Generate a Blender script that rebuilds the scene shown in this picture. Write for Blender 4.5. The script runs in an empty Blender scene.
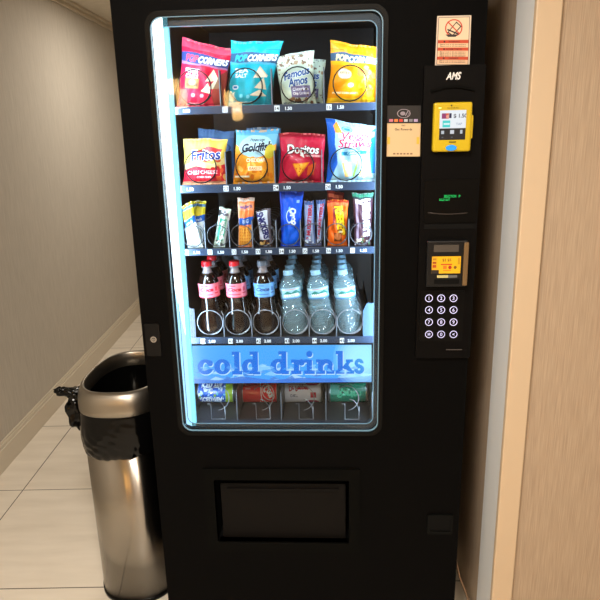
import bpy, bmesh, math, random
import numpy as np
from mathutils import Vector, Matrix
random.seed(5)
C = bpy.context.scene.collection
SC = bpy.context.scene
def lin(c, a=1.0):
    r = [(x/255.0) for x in c[:3]]
    r = [x/12.92 if x <= .04045 else ((x+.055)/1.055)**2.4 for x in r]
    return (r[0], r[1], r[2], a)

# ------------------------------------------------------------------ camera
FPX = 609.74; PITCH, YAW, ROLL = math.radians(15.74), math.radians(-3.0415), math.radians(-1.332)
CAM = Vector((0.0753, -1.5672, 1.55))
cp, sp, cy_, sy_ = math.cos(PITCH), math.sin(PITCH), math.cos(YAW), math.sin(YAW)
FW = Vector((sy_*cp, cy_*cp, -sp)); R0 = Vector((cy_, -sy_, 0)); U0 = R0.cross(FW)
RT = R0*math.cos(ROLL)+U0*math.sin(ROLL); UP = -R0*math.sin(ROLL)+U0*math.cos(ROLL)
cd = bpy.data.cameras.new('camera'); cam = bpy.data.objects.new('camera', cd); C.objects.link(cam)
M = Matrix((RT, UP, -FW)).transposed().to_4x4(); M.translation = CAM
cam.matrix_world = M
cd.sensor_width = 36; cd.lens = FPX/600*36; cd.clip_start = .02
SC.camera = cam
def U(px, py, Y=0.0):
    """point of the upright plane at depth Y (metres behind the machine's front) seen at photo position px, py; only used to measure"""
    d = RT*((px-300)/FPX)-UP*((py-300)/FPX)+FW
    return CAM+d*((Y-CAM.y)/d.y)
# ------------------------------------------------------------------ world, exposure
w = bpy.data.worlds.new('world'); SC.world = w; w.use_nodes = True
w.node_tree.nodes['Background'].inputs[0].default_value = lin((255, 234, 208)); w.node_tree.nodes['Background'].inputs[1].default_value = .35
SC.view_settings.view_transform = 'Standard'; SC.view_settings.look = 'None'
SC.view_settings.exposure = 0.0; SC.view_settings.gamma = 1.0; SC.view_settings.use_curve_mapping = False
# ------------------------------------------------------------------ lights
HALL = math.radians(2.6); HM = Matrix.Rotation(HALL, 4, 'Z')
def area(name, loc, rot, sx, sy, watts, col, hall=True):
    l = bpy.data.lights.new(name, 'AREA'); l.shape = 'RECTANGLE'; l.size = sx; l.size_y = sy; l.energy = watts; l.color = lin(col)[:3]
    o = bpy.data.objects.new(name, l); C.objects.link(o)
    m = Matrix.Translation(loc) @ Matrix.Rotation(rot[2], 4, 'Z') @ Matrix.Rotation(rot[1], 4, 'Y') @ Matrix.Rotation(rot[0], 4, 'X')
    o.matrix_world = (HM @ m) if hall else m
    return o
CEIL = 2.36
CL = [(-.30, -1.25), (-.62, 2.5), (.6, -2.7)]           # ceiling lamps of the corridor, hall coordinates
CW = [52, 20, 42]
CC = [(255, 247, 236), (255, 246, 232), (255, 240, 220)]
for (x, y), e, c in zip(CL, CW, CC):
    area('ceiling_light_glow', (x, y, CEIL-.03), (0, 0, 0), .5, .5, e, c)
# the machine's own LED bars behind the door rim
area('cabinet_light_right', (.222, .03, 1.27), (math.radians(90), 0, math.radians(38)), .03, 1.0, 5.0, (215, 238, 255), False)
area('cabinet_light_left', (-.335, .034, 1.27), (math.radians(90), 0, math.radians(-40)), .03, 1.0, 4.8, (215, 238, 255), False)
area('cabinet_light_top', (-.07, .02, 1.822), (math.radians(40), 0, 0), .5, .02, 2.6, (215, 238, 255), False)

# ------------------------------------------------------------------ materials
MATS = {}
def P(name, col, rough=.5, metal=0., spec=.5, emit=None, es=0., coat=0., trans=0., ior=1.45, aniso=0., alpha=1.):
    if name in MATS: return MATS[name]
    m = bpy.data.materials.new(name); m.use_nodes = True; b = m.node_tree.nodes['Principled BSDF']
    b.inputs['Base Color'].default_value = lin(col); b.inputs['Roughness'].default_value = rough; b.inputs['Metallic'].default_value = metal
    b.inputs['Specular IOR Level'].default_value = spec; b.inputs['IOR'].default_value = ior; b.inputs['Coat Weight'].default_value = coat
    b.inputs['Transmission Weight'].default_value = trans; b.inputs['Anisotropic'].default_value = aniso
    if emit: b.inputs['Emission Color'].default_value = lin(emit); b.inputs['Emission Strength'].default_value = es
    MATS[name] = m; return m
def painted(name, rough=.35, es=0., coat=0., spec=.5, base=1.):
    """surface whose printed pattern is the colour attribute 'print'"""
    if name in MATS: return MATS[name]
    m = P(name, (128, 128, 128), rough, coat=coat, spec=spec); nt = m.node_tree
    a = nt.nodes.new('ShaderNodeVertexColor'); a.layer_name = 'print'; b = nt.nodes['Principled BSDF']
    if base == 1.: nt.links.new(a.outputs[0], b.inputs['Base Color'])
    else: b.inputs['Base Color'].default_value = (.01, .01, .01, 1)
    if es: nt.links.new(a.outputs[0], b.inputs['Emission Color']); b.inputs['Emission Strength'].default_value = es
    return m
def noise_mat(name, c1, c2, scale, rough=.6, bump=0., detail=4, rot=None, spec=.4, metal=0., lo=.35, hi=.65, rvar=0.):
    m = P(name, c1, rough, spec=spec, metal=metal); nt = m.node_tree; N = nt.nodes.new; L = nt.links.new; b = nt.nodes['Principled BSDF']
    tc = N('ShaderNodeTexCoord'); mp = N('ShaderNodeMapping'); mp.inputs['Scale'].default_value = scale
    n = N('ShaderNodeTexNoise'); n.inputs['Scale'].default_value = 1; n.inputs['Detail'].default_value = detail
    r = N('ShaderNodeValToRGB'); r.color_ramp.elements[0].position = lo; r.color_ramp.elements[1].position = hi
    r.color_ramp.elements[0].color = lin(c1); r.color_ramp.elements[1].color = lin(c2)
    L(tc.outputs['Object'], mp.inputs[0]); L(mp.outputs[0], n.inputs[0]); L(n.outputs[0], r.inputs[0]); L(r.outputs[0], b.inputs['Base Color'])
    if bump:
        bp = N('ShaderNodeBump'); bp.inputs['Strength'].default_value = bump; bp.inputs['Distance'].default_value = .002
        L(n.outputs[0], bp.inputs['Height']); L(bp.outputs[0], b.inputs['Normal'])
    return m
wall_l = noise_mat('linen_wallpaper', (180, 173, 161), (196, 189, 177), (330, 330, 9), .8, .2, 4)
wall_r = noise_mat('tan_wallpaper', (160, 140, 119), (178, 158, 135), (420, 420, 9), .8, .2, 3)
trim_m = P('trim_paint', (198, 176, 148), .45)
base_m = P('baseboard_paint', (206, 196, 178), .45)
ceil_m = noise_mat('ceiling_paint', (214, 206, 190), (222, 214, 199), (20, 20, 20), .9)
black = noise_mat('black_powder_coat', (5, 5, 5), (7, 6, 6), (300, 300, 300), .6, .02, spec=.05)
blackg = P('black_gloss_plastic', (6, 6, 6), .3, spec=.14)
blackm = P('black_matte_plastic', (6, 6, 5), .6, spec=.06)
dark = P('dark_liner', (46, 40, 36), .45, spec=.4)
darker = P('recess_black', (6, 6, 6), .7, spec=.15)
tray_m = P('tray_metal', (42, 44, 48), .4, .3)
rail_m = P('rail_plastic', (36, 52, 74), .35)
plate_m = P('side_plate_metal', (70, 98, 136), .4, .2)
wire_d = P('dark_wire', (30, 30, 33), .3, .7)
wire_l = P('bright_wire', (150, 156, 166), .3, .8)
divm = P('lit_divider_edge', (112, 122, 134), .35)  # divider's front edge, its lit look put into the colour
divd = P('shaded_divider_plate', (44, 48, 54), .4)  # same divider, shade on its sides put into a darker colour
white = P('white_plastic', (235, 238, 240), .4)
ink = P('black_ink', (15, 15, 18), .5)
chrome = P('chrome', (200, 200, 200), .25, 1.)
led_w = P('led_diffuser', (240, 250, 255), .4, emit=(236, 250, 255), es=2.6)
led_c = P('led_reflector_glow', (120, 215, 235), .4, emit=(140, 222, 236), es=.95)
rim_m = P('glass_edge', (110, 150, 176), .2, spec=.8)
steel = P('brushed_steel', (158, 152, 143), .24, 1., aniso=.9)
steel.node_tree.nodes['Principled BSDF'].inputs['Anisotropic Rotation'].default_value = .25
_t = steel.node_tree.nodes.new('ShaderNodeTangent'); _t.direction_type = 'RADIAL'; _t.axis = 'Z'; steel.node_tree.links.new(_t.outputs[0], steel.node_tree.nodes['Principled BSDF'].inputs['Tangent'])
steel2 = P('satin_steel', (160, 153, 142), .36, 1.)
bagm = P('black_bin_liner', (5, 5, 5), .14, spec=.28)
clearp = P('clear_bottle_plastic', (196, 230, 242), .03, trans=.8, ior=1.33, coat=.6)
cola = P('cola_filled_plastic', (24, 11, 7), .14, spec=.6, coat=.6)
neckm = P('clear_neck_plastic', (130, 120, 122), .12, spec=.7, coat=.5)
foil = P('foil_back', (190, 192, 196), .3, .8)
alu = P('aluminium', (190, 195, 200), .28, 1.)
gm = bpy.data.materials.new('window_glass'); gm.use_nodes = True; nt = gm.node_tree; nt.nodes.clear()
o_ = nt.nodes.new('ShaderNodeOutputMaterial'); mx = nt.nodes.new('ShaderNodeMixShader'); tr = nt.nodes.new('ShaderNodeBsdfTransparent'); gl = nt.nodes.new('ShaderNodeBsdfGlossy')
tr.inputs[0].default_value = (.93, .97, 1, 1); gl.inputs['Roughness'].default_value = .03; fr = nt.nodes.new('ShaderNodeFresnel'); fr.inputs[0].default_value = 1.26
nt.links.new(fr.outputs[0], mx.inputs[0]); nt.links.new(tr.outputs[0], mx.inputs[1]); nt.links.new(gl.outputs[0], mx.inputs[2]); nt.links.new(mx.outputs[0], o_.inputs[0])
glass = gm

# ------------------------------------------------------------------ mesh helpers
class MB:
    """collects pieces, then links them as ONE mesh object"""
    def __init__(s): s.v = []; s.f = []; s.m = []; s.sm = []
    def add(s, v, f, mi=0, smooth=False):
        k = len(s.v); s.v += [Vector(p) for p in v]; s.f += [tuple(i+k for i in q) for q in f]; s.m += [mi]*len(f); s.sm += [smooth]*len(f); return s
    def addbm(s, bm, mi=0, smooth=False, M=None):
        bm.verts.ensure_lookup_table(); bm.verts.index_update()
        v = [(M @ x.co if M else x.co.copy()) for x in bm.verts]; f = [[q.index for q in x.verts] for x in bm.faces]; bm.free()
        return s.add(v, f, mi, smooth)
    def box(s, x0, x1, y0, y1, z0, z1, mi=0, bev=0., M=None, seg=2):
        bm = bmesh.new(); bmesh.ops.create_cube(bm, size=1)
        for v in bm.verts: v.co = Vector(((x0+x1)/2+v.co.x*(x1-x0), (y0+y1)/2+v.co.y*(y1-y0), (z0+z1)/2+v.co.z*(z1-z0)))
        if bev: bmesh.ops.bevel(bm, geom=bm.edges[:]+bm.verts[:], offset=bev, segments=seg, affect='EDGES', profile=.5)
        return s.addbm(bm, mi, False, M)
    def tube(s, pts, r, n=6, mi=0, caps=True):
        pts = [Vector(p) for p in pts]; k = len(s.v); N = None; vs = []
        for i, p in enumerate(pts):
            t = (pts[min(i+1, len(pts)-1)]-pts[max(i-1, 0)]).normalized()
            if N is None: N = t.orthogonal().normalized()
            N = (N-t*N.dot(t)).normalized(); B = t.cross(N); rr = r[i] if isinstance(r, (list, tuple)) else r
            vs += [p+(N*math.cos(a)+B*math.sin(a))*rr for a in [2*math.pi*j/n for j in range(n)]]
        f = [(i*n+j, i*n+(j+1) % n, (i+1)*n+(j+1) % n, (i+1)*n+j) for i in range(len(pts)-1) for j in range(n)]
        if caps: f += [tuple(range(n))[::-1], tuple((len(pts)-1)*n+j for j in range(n))]
        return s.add(vs, f, mi, True)
    def lathe(s, prof, n=32, mi=0, c=(0, 0, 0), fn=None, smooth=True):
        """prof: list of (radius, z); fn(a) scales the radius"""
        vs = []; c = Vector(c)
        for r, z in prof:
            for j in range(n):
                a = 2*math.pi*j/n; q = fn(a, z) if fn else 1
                vs.append(c+Vector((r*q*math.cos(a), r*q*math.sin(a), z)))
        L = len(prof); f = [(i*n+j, i*n+(j+1) % n, (i+1)*n+(j+1) % n, (i+1)*n+j) for i in range(L-1) for j in range(n)]
        f += [tuple(range(n))[::-1], tuple((L-1)*n+j for j in range(n))]
        return s.add(vs, f, mi, smooth)
    def prism(s, loop, y0, y1, mi=0, holes=(), smooth=False):
        """outline in x,z (with holes) given thickness from y0 to y1"""
        bm = bmesh.new(); es = []
        for lp in [loop]+list(holes):
            vv = [bm.verts.new((x, y0, z)) for x, z in lp]; es += [bm.edges.new((vv[i], vv[(i+1) % len(vv)])) for i in range(len(vv))]
        bmesh.ops.triangle_fill(bm, edges=es, use_beauty=True, use_dissolve=False)
        g = bmesh.ops.extrude_face_region(bm, geom=bm.faces[:])
        for q in g['geom']:
            if isinstance(q, bmesh.types.BMVert): q.co.y = y1
        bmesh.ops.recalc_face_normals(bm, faces=bm.faces[:])
        return s.addbm(bm, mi, smooth)
    def build(s, name, mats, parent=None, loc=None, hall=False):
        if not isinstance(mats, (list, tuple)): mats = [mats]
        if parent is not None: L0 = parent['_w']
        elif loc is not None: L0 = loc
        else:
            L0 = (sum(v.x for v in s.v)/len(s.v), sum(v.y for v in s.v)/len(s.v), min(v.z for v in s.v))
        me = bpy.data.meshes.new(name); L0v = Vector(L0)
        me.from_pydata([tuple(v-L0v) for v in s.v], [], s.f)
        for m in mats: me.materials.append(m)
        me.polygons.foreach_set('material_index', s.m); me.polygons.foreach_set('use_smooth', s.sm); me.update()
        ob = bpy.data.objects.new(name, me); C.objects.link(ob)
        ob['_w'] = tuple(L0v)
        if parent is not None: ob.parent = parent
        else: ob.location = L0v
        if hall and parent is None: ob.matrix_world = HM @ Matrix.Translation(L0v)
        return ob
def rrect(x0, x1, z0, z1, r, n=6):
    P_ = []
    for cx, cz, a0 in ((x1-r, z1-r, 0), (x0+r, z1-r, 90), (x0+r, z0+r, 180), (x1-r, z0+r, 270)):
        for i in range(n+1):
            a = math.radians(a0+90*i/n); P_.append((cx+r*math.cos(a), cz+r*math.sin(a)))
    return P_
def tag(o, label=None, cat=None, group=None, kind=None):
    for k, v in (('label', label), ('category', cat), ('group', group), ('kind', kind)):
        if v: o[k] = v
    return o
def thing(name, loc, label, cat, group=None):
    o = bpy.data.objects.new(name, None); o.empty_display_size = .05; C.objects.link(o); o.location = loc; o['_w'] = tuple(loc)
    return tag(o, label, cat, group)
def dup(root, loc, label):
    r = root.copy(); C.objects.link(r); r.location = loc; r['label'] = label
    for ch in list(root.children):
        c = ch.copy(); C.objects.link(c); c.parent = r
        for g in list(ch.children):
            d = g.copy(); C.objects.link(d); d.parent = c
    return r

# ------------------------------------------------------------------ lettering and printed artwork
_T = {}
def glyphs(s, bold=0., shear=0.):
    """triangles of a line of lettering, scaled so the capital height is 1 and it starts at x=0"""
    k = (s, bold, shear)
    if k in _T: return _T[k]
    cu = bpy.data.curves.new('lettering', 'FONT'); cu.body = s; cu.size = 1; cu.offset = bold; cu.shear = shear; cu.resolution_u = 4
    o = bpy.data.objects.new('lettering', cu); C.objects.link(o)
    dg = bpy.context.evaluated_depsgraph_get(); me = bpy.data.meshes.new_from_object(o.evaluated_get(dg)); me.calc_loop_triangles()
    v = np.array([tuple(q.co)[:2] for q in me.vertices]).reshape(-1, 2); t = np.array([tuple(q.vertices) for q in me.loop_triangles]).reshape(-1, 3)
    bpy.data.objects.remove(o); bpy.data.curves.remove(cu); bpy.data.meshes.remove(me)
    if len(v): v[:, 0] -= v[:, 0].min(); v /= .69
    _T[k] = (v, t); return _T[k]
def letters(mb, s, x, z, y, h, mi=0, bold=0., anchor=.5, wid=None, shear=0.):
    v, t = glyphs(s, bold, shear)
    if not len(v): return
    sx = h if wid is None else wid/v[:, 0].max()
    x0 = x-anchor*v[:, 0].max()*sx
    mb.add([(x0+a*sx, y, z+b*h) for a, b in v], [tuple(int(q) for q in r) for r in t], mi)
class Art:
    """a printed sheet w x h (any unit), painted on a fine grid of points"""
    def __init__(s, w, h, nx, ny, bg=(255, 255, 255)):
        s.w, s.h, s.nx, s.ny = w, h, nx, ny
        s.X, s.Y = np.meshgrid(np.linspace(0, w, nx+1), np.linspace(0, h, ny+1))
        s.c = np.zeros((ny+1, nx+1, 3)); s.c[:] = bg; s.rng = np.random.RandomState(7)
    def put(s, m, c, a=1.): s.c[m] = s.c[m]*(1-a)+np.array(c[:3], float)*a; return s
    def rect(s, x0, y0, x1, y1, c, a=1.): return s.put((s.X >= x0) & (s.X <= x1) & (s.Y >= y0) & (s.Y <= y1), c, a)
    def ell(s, cx, cy, rx, ry, c, ang=0., hole=0., a=1.):
        k = math.radians(ang); dx, dy = s.X-cx, s.Y-cy; u = (dx*math.cos(k)+dy*math.sin(k))/rx; v = (-dx*math.sin(k)+dy*math.cos(k))/ry
        q = u*u+v*v; return s.put((q <= 1) & (q >= hole*hole), c, a)
    def poly(s, pts, c, a=1.):
        m = np.zeros(s.X.shape, bool); n = len(pts)
        for i in range(n):
            (xa, ya), (xb, yb) = pts[i], pts[(i+1) % n]
            if ya == yb: continue
            k = ((ya > s.Y) != (yb > s.Y)) & (s.X < (xb-xa)*(s.Y-ya)/(yb-ya)+xa); m ^= k
        return s.put(m, c, a)
    def band(s, x0, y0, x1, y1, t, c, a=1.):
        dx, dy = x1-x0, y1-y0; L = math.hypot(dx, dy); nx, ny = -dy/L*t/2, dx/L*t/2
        return s.poly([(x0+nx, y0+ny), (x1+nx, y1+ny), (x1-nx, y1-ny), (x0-nx, y0-ny)], c, a)
    def text(s, t, cx, cy, h, c, ang=0., shear=0., wid=None, bold=.02, out=None, ot=0.):
        v, tr = glyphs(t, bold, shear)
        if not len(v): return s
        W = v[:, 0].max(); sx = h if wid is None else wid/W; p = v*np.array([sx, h])-np.array([W*sx/2, h/2])
        k = math.radians(ang); R = np.array([[math.cos(k), -math.sin(k)], [math.sin(k), math.cos(k)]]); p = p@R.T+np.array([cx, cy])
        offs = [(0, 0, c)]
        if out is not None: offs = [(ot*math.cos(a), ot*math.sin(a), out) for a in [i*math.pi/4 for i in range(8)]]+offs
        dx, dy = s.w/s.nx, s.h/s.ny
        for ox, oy, col in offs:
            for a, b, d in tr:
                A, B, D = p[a]+(ox, oy), p[b]+(ox, oy), p[d]+(ox, oy)
                x0, x1 = min(A[0], B[0], D[0]), max(A[0], B[0], D[0]); y0, y1 = min(A[1], B[1], D[1]), max(A[1], B[1], D[1])
                i0, i1 = max(0, int(x0/dx)), min(s.nx, int(x1/dx)+1); j0, j1 = max(0, int(y0/dy)), min(s.ny, int(y1/dy)+1)
                if i1 < i0 or j1 < j0: continue
                X = s.X[j0:j1+1, i0:i1+1]; Y = s.Y[j0:j1+1, i0:i1+1]; den = (B[0]-A[0])*(D[1]-A[1])-(D[0]-A[0])*(B[1]-A[1])
                if abs(den) < 1e-12: continue
                u = ((X-A[0])*(D[1]-A[1])-(D[0]-A[0])*(Y-A[1]))/den; q = ((B[0]-A[0])*(Y-A[1])-(X-A[0])*(B[1]-A[1]))/den
                m = (u >= -.02) & (q >= -.02) & (u+q <= 1.02); s.c[j0:j1+1, i0:i1+1][m] = col
        return s
    def blobs(s, n, x0, y0, x1, y1, r, cols, asp=.7):
        for i in range(n):
            rr = r*s.rng.uniform(.6, 1.2); s.ell(s.rng.uniform(x0, x1), s.rng.uniform(y0, y1), rr, rr*asp, cols[i % len(cols)], s.rng.uniform(0, 180))
        return s
    def colors(s):
        c = np.clip(s.c/255., 0, 1); c = np.where(c <= .04045, c/12.92, ((c+.055)/1.055)**2.4)
        return np.concatenate([c.reshape(-1, 3), np.ones((c.shape[0]*c.shape[1], 1))], 1)
def grid_faces(nx, ny, off=0, flip=False):
    i, j = np.meshgrid(np.arange(nx), np.arange(ny)); a = (j*(nx+1)+i).ravel()+off
    f = np.stack([a, a+1, a+nx+2, a+nx+1], 1); return f[:, ::-1] if flip else f
def np_mesh(name, V, F, col, mats, parent=None, loc=None, smooth=True, mi=None, hallm=None):
    L0 = parent['_w'] if parent is not None else loc
    V = np.asarray(V, float)-np.array(L0)[None]
    me = bpy.data.meshes.new(name); me.from_pydata(V.tolist(), [], F.tolist() if hasattr(F, 'tolist') else F)
    at = me.color_attributes.new('print', 'FLOAT_COLOR', 'POINT'); at.data.foreach_set('color', np.asarray(col, np.float32).ravel())
    for m in (mats if isinstance(mats, (list, tuple)) else [mats]): me.materials.append(m)
    me.polygons.foreach_set('use_smooth', [smooth]*len(me.polygons))
    if mi is not None: me.polygons.foreach_set('material_index', mi)
    me.update(); o = bpy.data.objects.new(name, me); C.objects.link(o); o['_w'] = tuple(L0)
    if parent is not None: o.parent = parent
    else: o.location = L0
    return o
def sheet(name, art, TL, TR, BR, BL, mat, parent, thick=.0012, back=None):
    """a flat printed sheet with its real thickness, corners in space"""
    TL, TR, BR, BL = [np.array(q) for q in (TL, TR, BR, BL)]; u = (art.X/art.w).ravel()[:, None]; v = (art.Y/art.h).ravel()[:, None]
    Pf = BL*(1-u)*(1-v)+BR*u*(1-v)+TR*u*v+TL*(1-u)*v
    n = np.cross(BR-BL, TL-BL); n /= np.linalg.norm(n)
    K = len(Pf); cr = np.array([BL, BR, TR, TL]); V = np.concatenate([Pf, cr, cr-n*thick])
    F = grid_faces(art.nx, art.ny).tolist()+[[K, K+4, K+5, K+1], [K+1, K+5, K+6, K+2], [K+2, K+6, K+7, K+3], [K+3, K+7, K+4, K], [K+7, K+6, K+5, K+4]]
    col = np.concatenate([art.colors(), np.tile(art.colors().mean(0), (8, 1))])
    return np_mesh(name, V, F, col, mat, parent, smooth=False)
print_m = painted('printed_label', .35); packm = painted('printed_film', .4, coat=.04, spec=.3); cardm = painted('printed_card', .55)

def bag(name, label, cat, group, q, Y, art, T=.03, seed=0, lean=0., crimp=.07, wr=1., base_z=None):
    """a filled film bag: q = four photo corners TL,TR,BR,BL measured on the plane at depth Y"""
    TL, TR, BR, BL = [np.array(U(a, b, Y)) for a, b in q]
    if base_z is not None: BL[2] = BR[2] = base_z
    TL[1] += lean; TR[1] += lean
    rng = np.random.RandomState(seed); u = art.X/art.w; v = art.Y/art.h
    def face(sg):
        x = 2*u-1; y = 2*v-1
        edge = np.clip(1-np.abs(x)**2.6, 0, 1)**.6; vv = np.clip(1-np.abs(y/(1-crimp))**3.2, 0, 1)**.65
        h = T*edge*vv*(.92+.08*np.cos(3*x)); h = h*(1+.12*(-y))
        W = np.zeros_like(u)
        for k in range(9):
            a = rng.uniform(0, math.pi); fq = rng.uniform(4, 13); ph = rng.uniform(0, 6.3); m = np.exp(-((x-rng.uniform(-.9, .9))**2+(y-rng.uniform(-.9, .9))**2)/rng.uniform(.1, .6))
            W += np.sin(fq*(x*math.cos(a)+y*math.sin(a))+ph)*m
        # pleats fanning from the two seals
        pl = np.sin(22*x+4*np.sin(3*x+seed))*np.exp(-((1-np.abs(y))/.16)**1)
        h = h+wr*(.0019*W*(.3+edge)+.0017*pl*np.clip(1-np.abs(x)**4, 0, 1))*(1-np.clip((np.abs(x)-.9)/.1, 0, 1))
        return h*sg
    uw = 1.04; pin = .075*np.sin(math.pi*v)**.7*(2*u-1)                         # the sides draw in where the bag is filled
    uu = (.5+(u-.5)*uw-pin*.5+.010*np.sin(5*v+seed)+.006*np.sin(14*v+2*seed)*(2*u-1))[..., None]; v3 = (v+(.012*np.sin(5*u+1.7*seed)+.006*np.sin(13*u+seed))*v)[..., None]
    Pm = BL*(1-uu)*(1-v3)+BR*uu*(1-v3)+TR*uu*v3+TL*(1-uu)*v3
    n = np.cross(BR-BL, TL-BL); n /= np.linalg.norm(n)
    Fp = (Pm+n*face(1)[..., None]).reshape(-1, 3); K = len(Fp)
    s = 4; ub = u[::s, ::s]
    hb = face(-1); Bp = (Pm+n*(hb-.0006)[..., None]).reshape(-1, 3)
    V = np.concatenate([Fp, Bp]); F1 = grid_faces(art.nx, art.ny); F2 = grid_faces(art.nx, art.ny, K, True)
    nx, ny = art.nx, art.ny; rim = [j for j in range(nx+1)]+[nx+(nx+1)*j for j in range(1, ny+1)]+[ny*(nx+1)+j for j in range(nx-1, -1, -1)]+[(nx+1)*j for j in range(ny-1, 0, -1)]
    F3 = np.array([[rim[i], rim[i]+K, rim[(i+1) % len(rim)]+K, rim[(i+1) % len(rim)]] for i in range(len(rim))])
    F = np.concatenate([F1, F2, F3]); c = art.colors(); mid = c.mean(0)
    col = np.concatenate([c, np.tile(mid, (K, 1))])
    cen = (BL+BR)/2; loc = (cen[0], cen[1], min(BL[2], BR[2]))
    o = np_mesh(name, V, F, col, packm, None, loc)
    return tag(o, label, cat, group)

# ================================================================== THE SETTING (hall coordinates, turned with the corridor)
WLX = -1.469; Y0, Y1 = -3.9, 3.9; CASE_Y = -.10
def hc(p): return HM.inverted() @ Vector(p)
cA = hc(U(527.5, 130, CASE_Y)); cB = hc(U(553, 130, CASE_Y))
XC0, XC1, YC = cA.x, cB.x, cA.y
fl = MB().box(WLX-.1, 3.0, Y0-.1, Y1+.1, -.08, 0)
fm = noise_mat('floor_tiles', (212, 203, 188), (226, 218, 204), (3, 16, 3), .3, .0, 6, spec=.5, lo=.3, hi=.7)
nt = fm.node_tree; N = nt.nodes.new; L = nt.links.new
fa = hc(CAM+(RT*(-300/FPX)-UP*(220/FPX)+FW)*(-1.55/(RT*(-300/FPX)-UP*(220/FPX)+FW).z)); TX = fa.x
fb = hc(CAM+(RT*(-270/FPX)-UP*(190/FPX)+FW)*(-1.55/(RT*(-270/FPX)-UP*(190/FPX)+FW).z)); TY = fb.y
tc = N('ShaderNodeTexCoord'); sx = N('ShaderNodeSeparateXYZ'); L(tc.outputs['Object'], sx.inputs[0])
def mathn(op, a, b=None):
    n = N('ShaderNodeMath'); n.operation = op
    for i, q in enumerate((a, b)):
        if q is None: continue
        if isinstance(q, (int, float)): n.inputs[i].default_value = q
        else: L(q, n.inputs[i])
    return n.outputs[0]
def joint(o, off, per=.62, wd=.0022):
    a = mathn('FLOORED_MODULO', mathn('ADD', o, -off+per/2), per); return mathn('LESS_THAN', mathn('ABSOLUTE', mathn('SUBTRACT', a, per/2)), wd)
j = mathn('MAXIMUM', joint(sx.outputs[0], TX), joint(sx.outputs[1], TY))
mixn = N('ShaderNodeMix'); mixn.data_type = 'RGBA'; ramp = [n for n in nt.nodes if n.type == 'VALTORGB'][0]; b = nt.nodes['Principled BSDF']
L(j, mixn.inputs['Factor']); L(ramp.outputs[0], mixn.inputs['A']); mixn.inputs['B'].default_value = lin((92, 84, 74)); L(mixn.outputs['Result'], b.inputs['Base Color'])
def setting(mb, name, mat): return tag(mb.build(name, mat, loc=(0, 0, 0), hall=True), kind='structure')
setting(fl, 'floor', fm)
setting(MB().box(WLX-.1, 3.0, Y0-.1, Y1+.1, CEIL, CEIL+.08), 'ceiling', ceil_m)
setting(MB().box(WLX-.1, WLX, Y0-.1, Y1+.1, 0, CEIL), 'wall_left', wall_l)
setting(MB().box(WLX, 3.0, Y1, Y1+.1, 0, CEIL), 'wall_back', wall_l)
setting(MB().box(WLX, 3.0, Y0-.1, Y0, 0, CEIL), 'wall_behind', wall_r)
setting(MB().box(3.0, 3.1, Y0-.1, YC+.14, 0, CEIL), 'wall_side', wall_r)
setting(MB().box(XC1-.02, 3.0, YC+.012, YC+.14, 0, CEIL), 'wall_right', wall_r)
side_m = wall_r
setting(MB().box(XC0+.012, XC0+.12, YC+.14, Y1, 0, CEIL), 'wall_alcove', side_m)
# casing: flat board facing the hall plus the return board that lines the opening
tm = MB().box(XC0, XC1, YC, YC+.018, 0, CEIL, bev=.003)
setting(tm, 'trim_1', trim_m)
ret = MB().box(XC0+.003, XC0+.02, YC+.0185, YC+.145, 0, CEIL, bev=.002)
setting(ret, 'trim_2', P('return_cool_light', (222, 226, 230), .3))  # trim board too; the bluish light on it is put into this tone
def skirting(x0, x1, y0, y1, dx):
    m = MB(); m.box(x0, x1, y0, y1, 0, .105, bev=.002)
    xa, xb = (x0, x1-.006) if dx > 0 else (x0+.006, x1)
    m.box(xa, xb, y0, y1, .105, .122, bev=.002); m.box(xa, xb-.004 if dx > 0 else xb, y0, y1, .122, .135, bev=.002); return m
setting(skirting(WLX, WLX+.018, Y0, Y1, 1), 'baseboard_left', base_m)
cr = MB(); cr.box(WLX, WLX+.04, Y0, Y1, CEIL-.02, CEIL, bev=.004); cr.box(WLX, WLX+.018, Y0, Y1, CEIL-.045, CEIL-.02, bev=.003)
setting(cr, 'trim_3', base_m)
for px_, py_, lb_ in ((174, 92, 'left'), (231, 105, 'right')):  # unseen glowing blocks, added and shaped for amber reflections in the glass
    p = U(px_, py_, 3.7); p = Vector((p.x, -3.84, p.z)); t = thing('amber_glow_box', p, 'small unseen amber glow box, added to be mirrored in the top %s of the glass' % lb_, 'glow box', 'amber glow boxes')
    MB().box(p.x-.05, p.x+.05, p.y-.035, p.y-.02, p.z-.10, p.z+.10, bev=.004).build('back_plate', steel2, t)
    m = MB(); m.box(p.x-.075, p.x+.005, p.y-.02, p.y+.04, p.z-.01, p.z+.115, bev=.006); m.box(p.x-.012, p.x+.07, p.y-.02, p.y+.045, p.z-.12, p.z+.03, bev=.006)
    m.build('glow_blocks', P('amber_glow', (255, 190, 110), .5, emit=(255, 200, 120), es=44.), t)
lamp_m = P('lamp_diffuser', (255, 240, 220), .5, emit=(255, 226, 190), es=3.)
nm = ['nearest the camera, left of the aisle', 'deep in the corridor behind the vending machine', 'furthest behind the camera on the right']
for (x, y), s in zip(CL, nm):
    p = HM @ Vector((x, y, CEIL)); t = thing('ceiling_light', p, 'square warm ceiling light panel, '+s, 'light', 'corridor ceiling lights')
    MB().prism(rrect(-.27, .27, -.27, .27, .02), 0, .018).build('frame', base_m, None)
    fo = C.objects[-1]; me = fo.data
    for v in me.vertices: v.co = Vector((v.co.x, v.co.z, -v.co.y)) 
    fo.parent = t; fo.location = (0, 0, -.001)
    d = MB().box(-.24, .24, -.24, .24, -.026, -.02); o = d.build('diffuser', lamp_m, None, loc=(0, 0, 0)); o.parent = t

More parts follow.
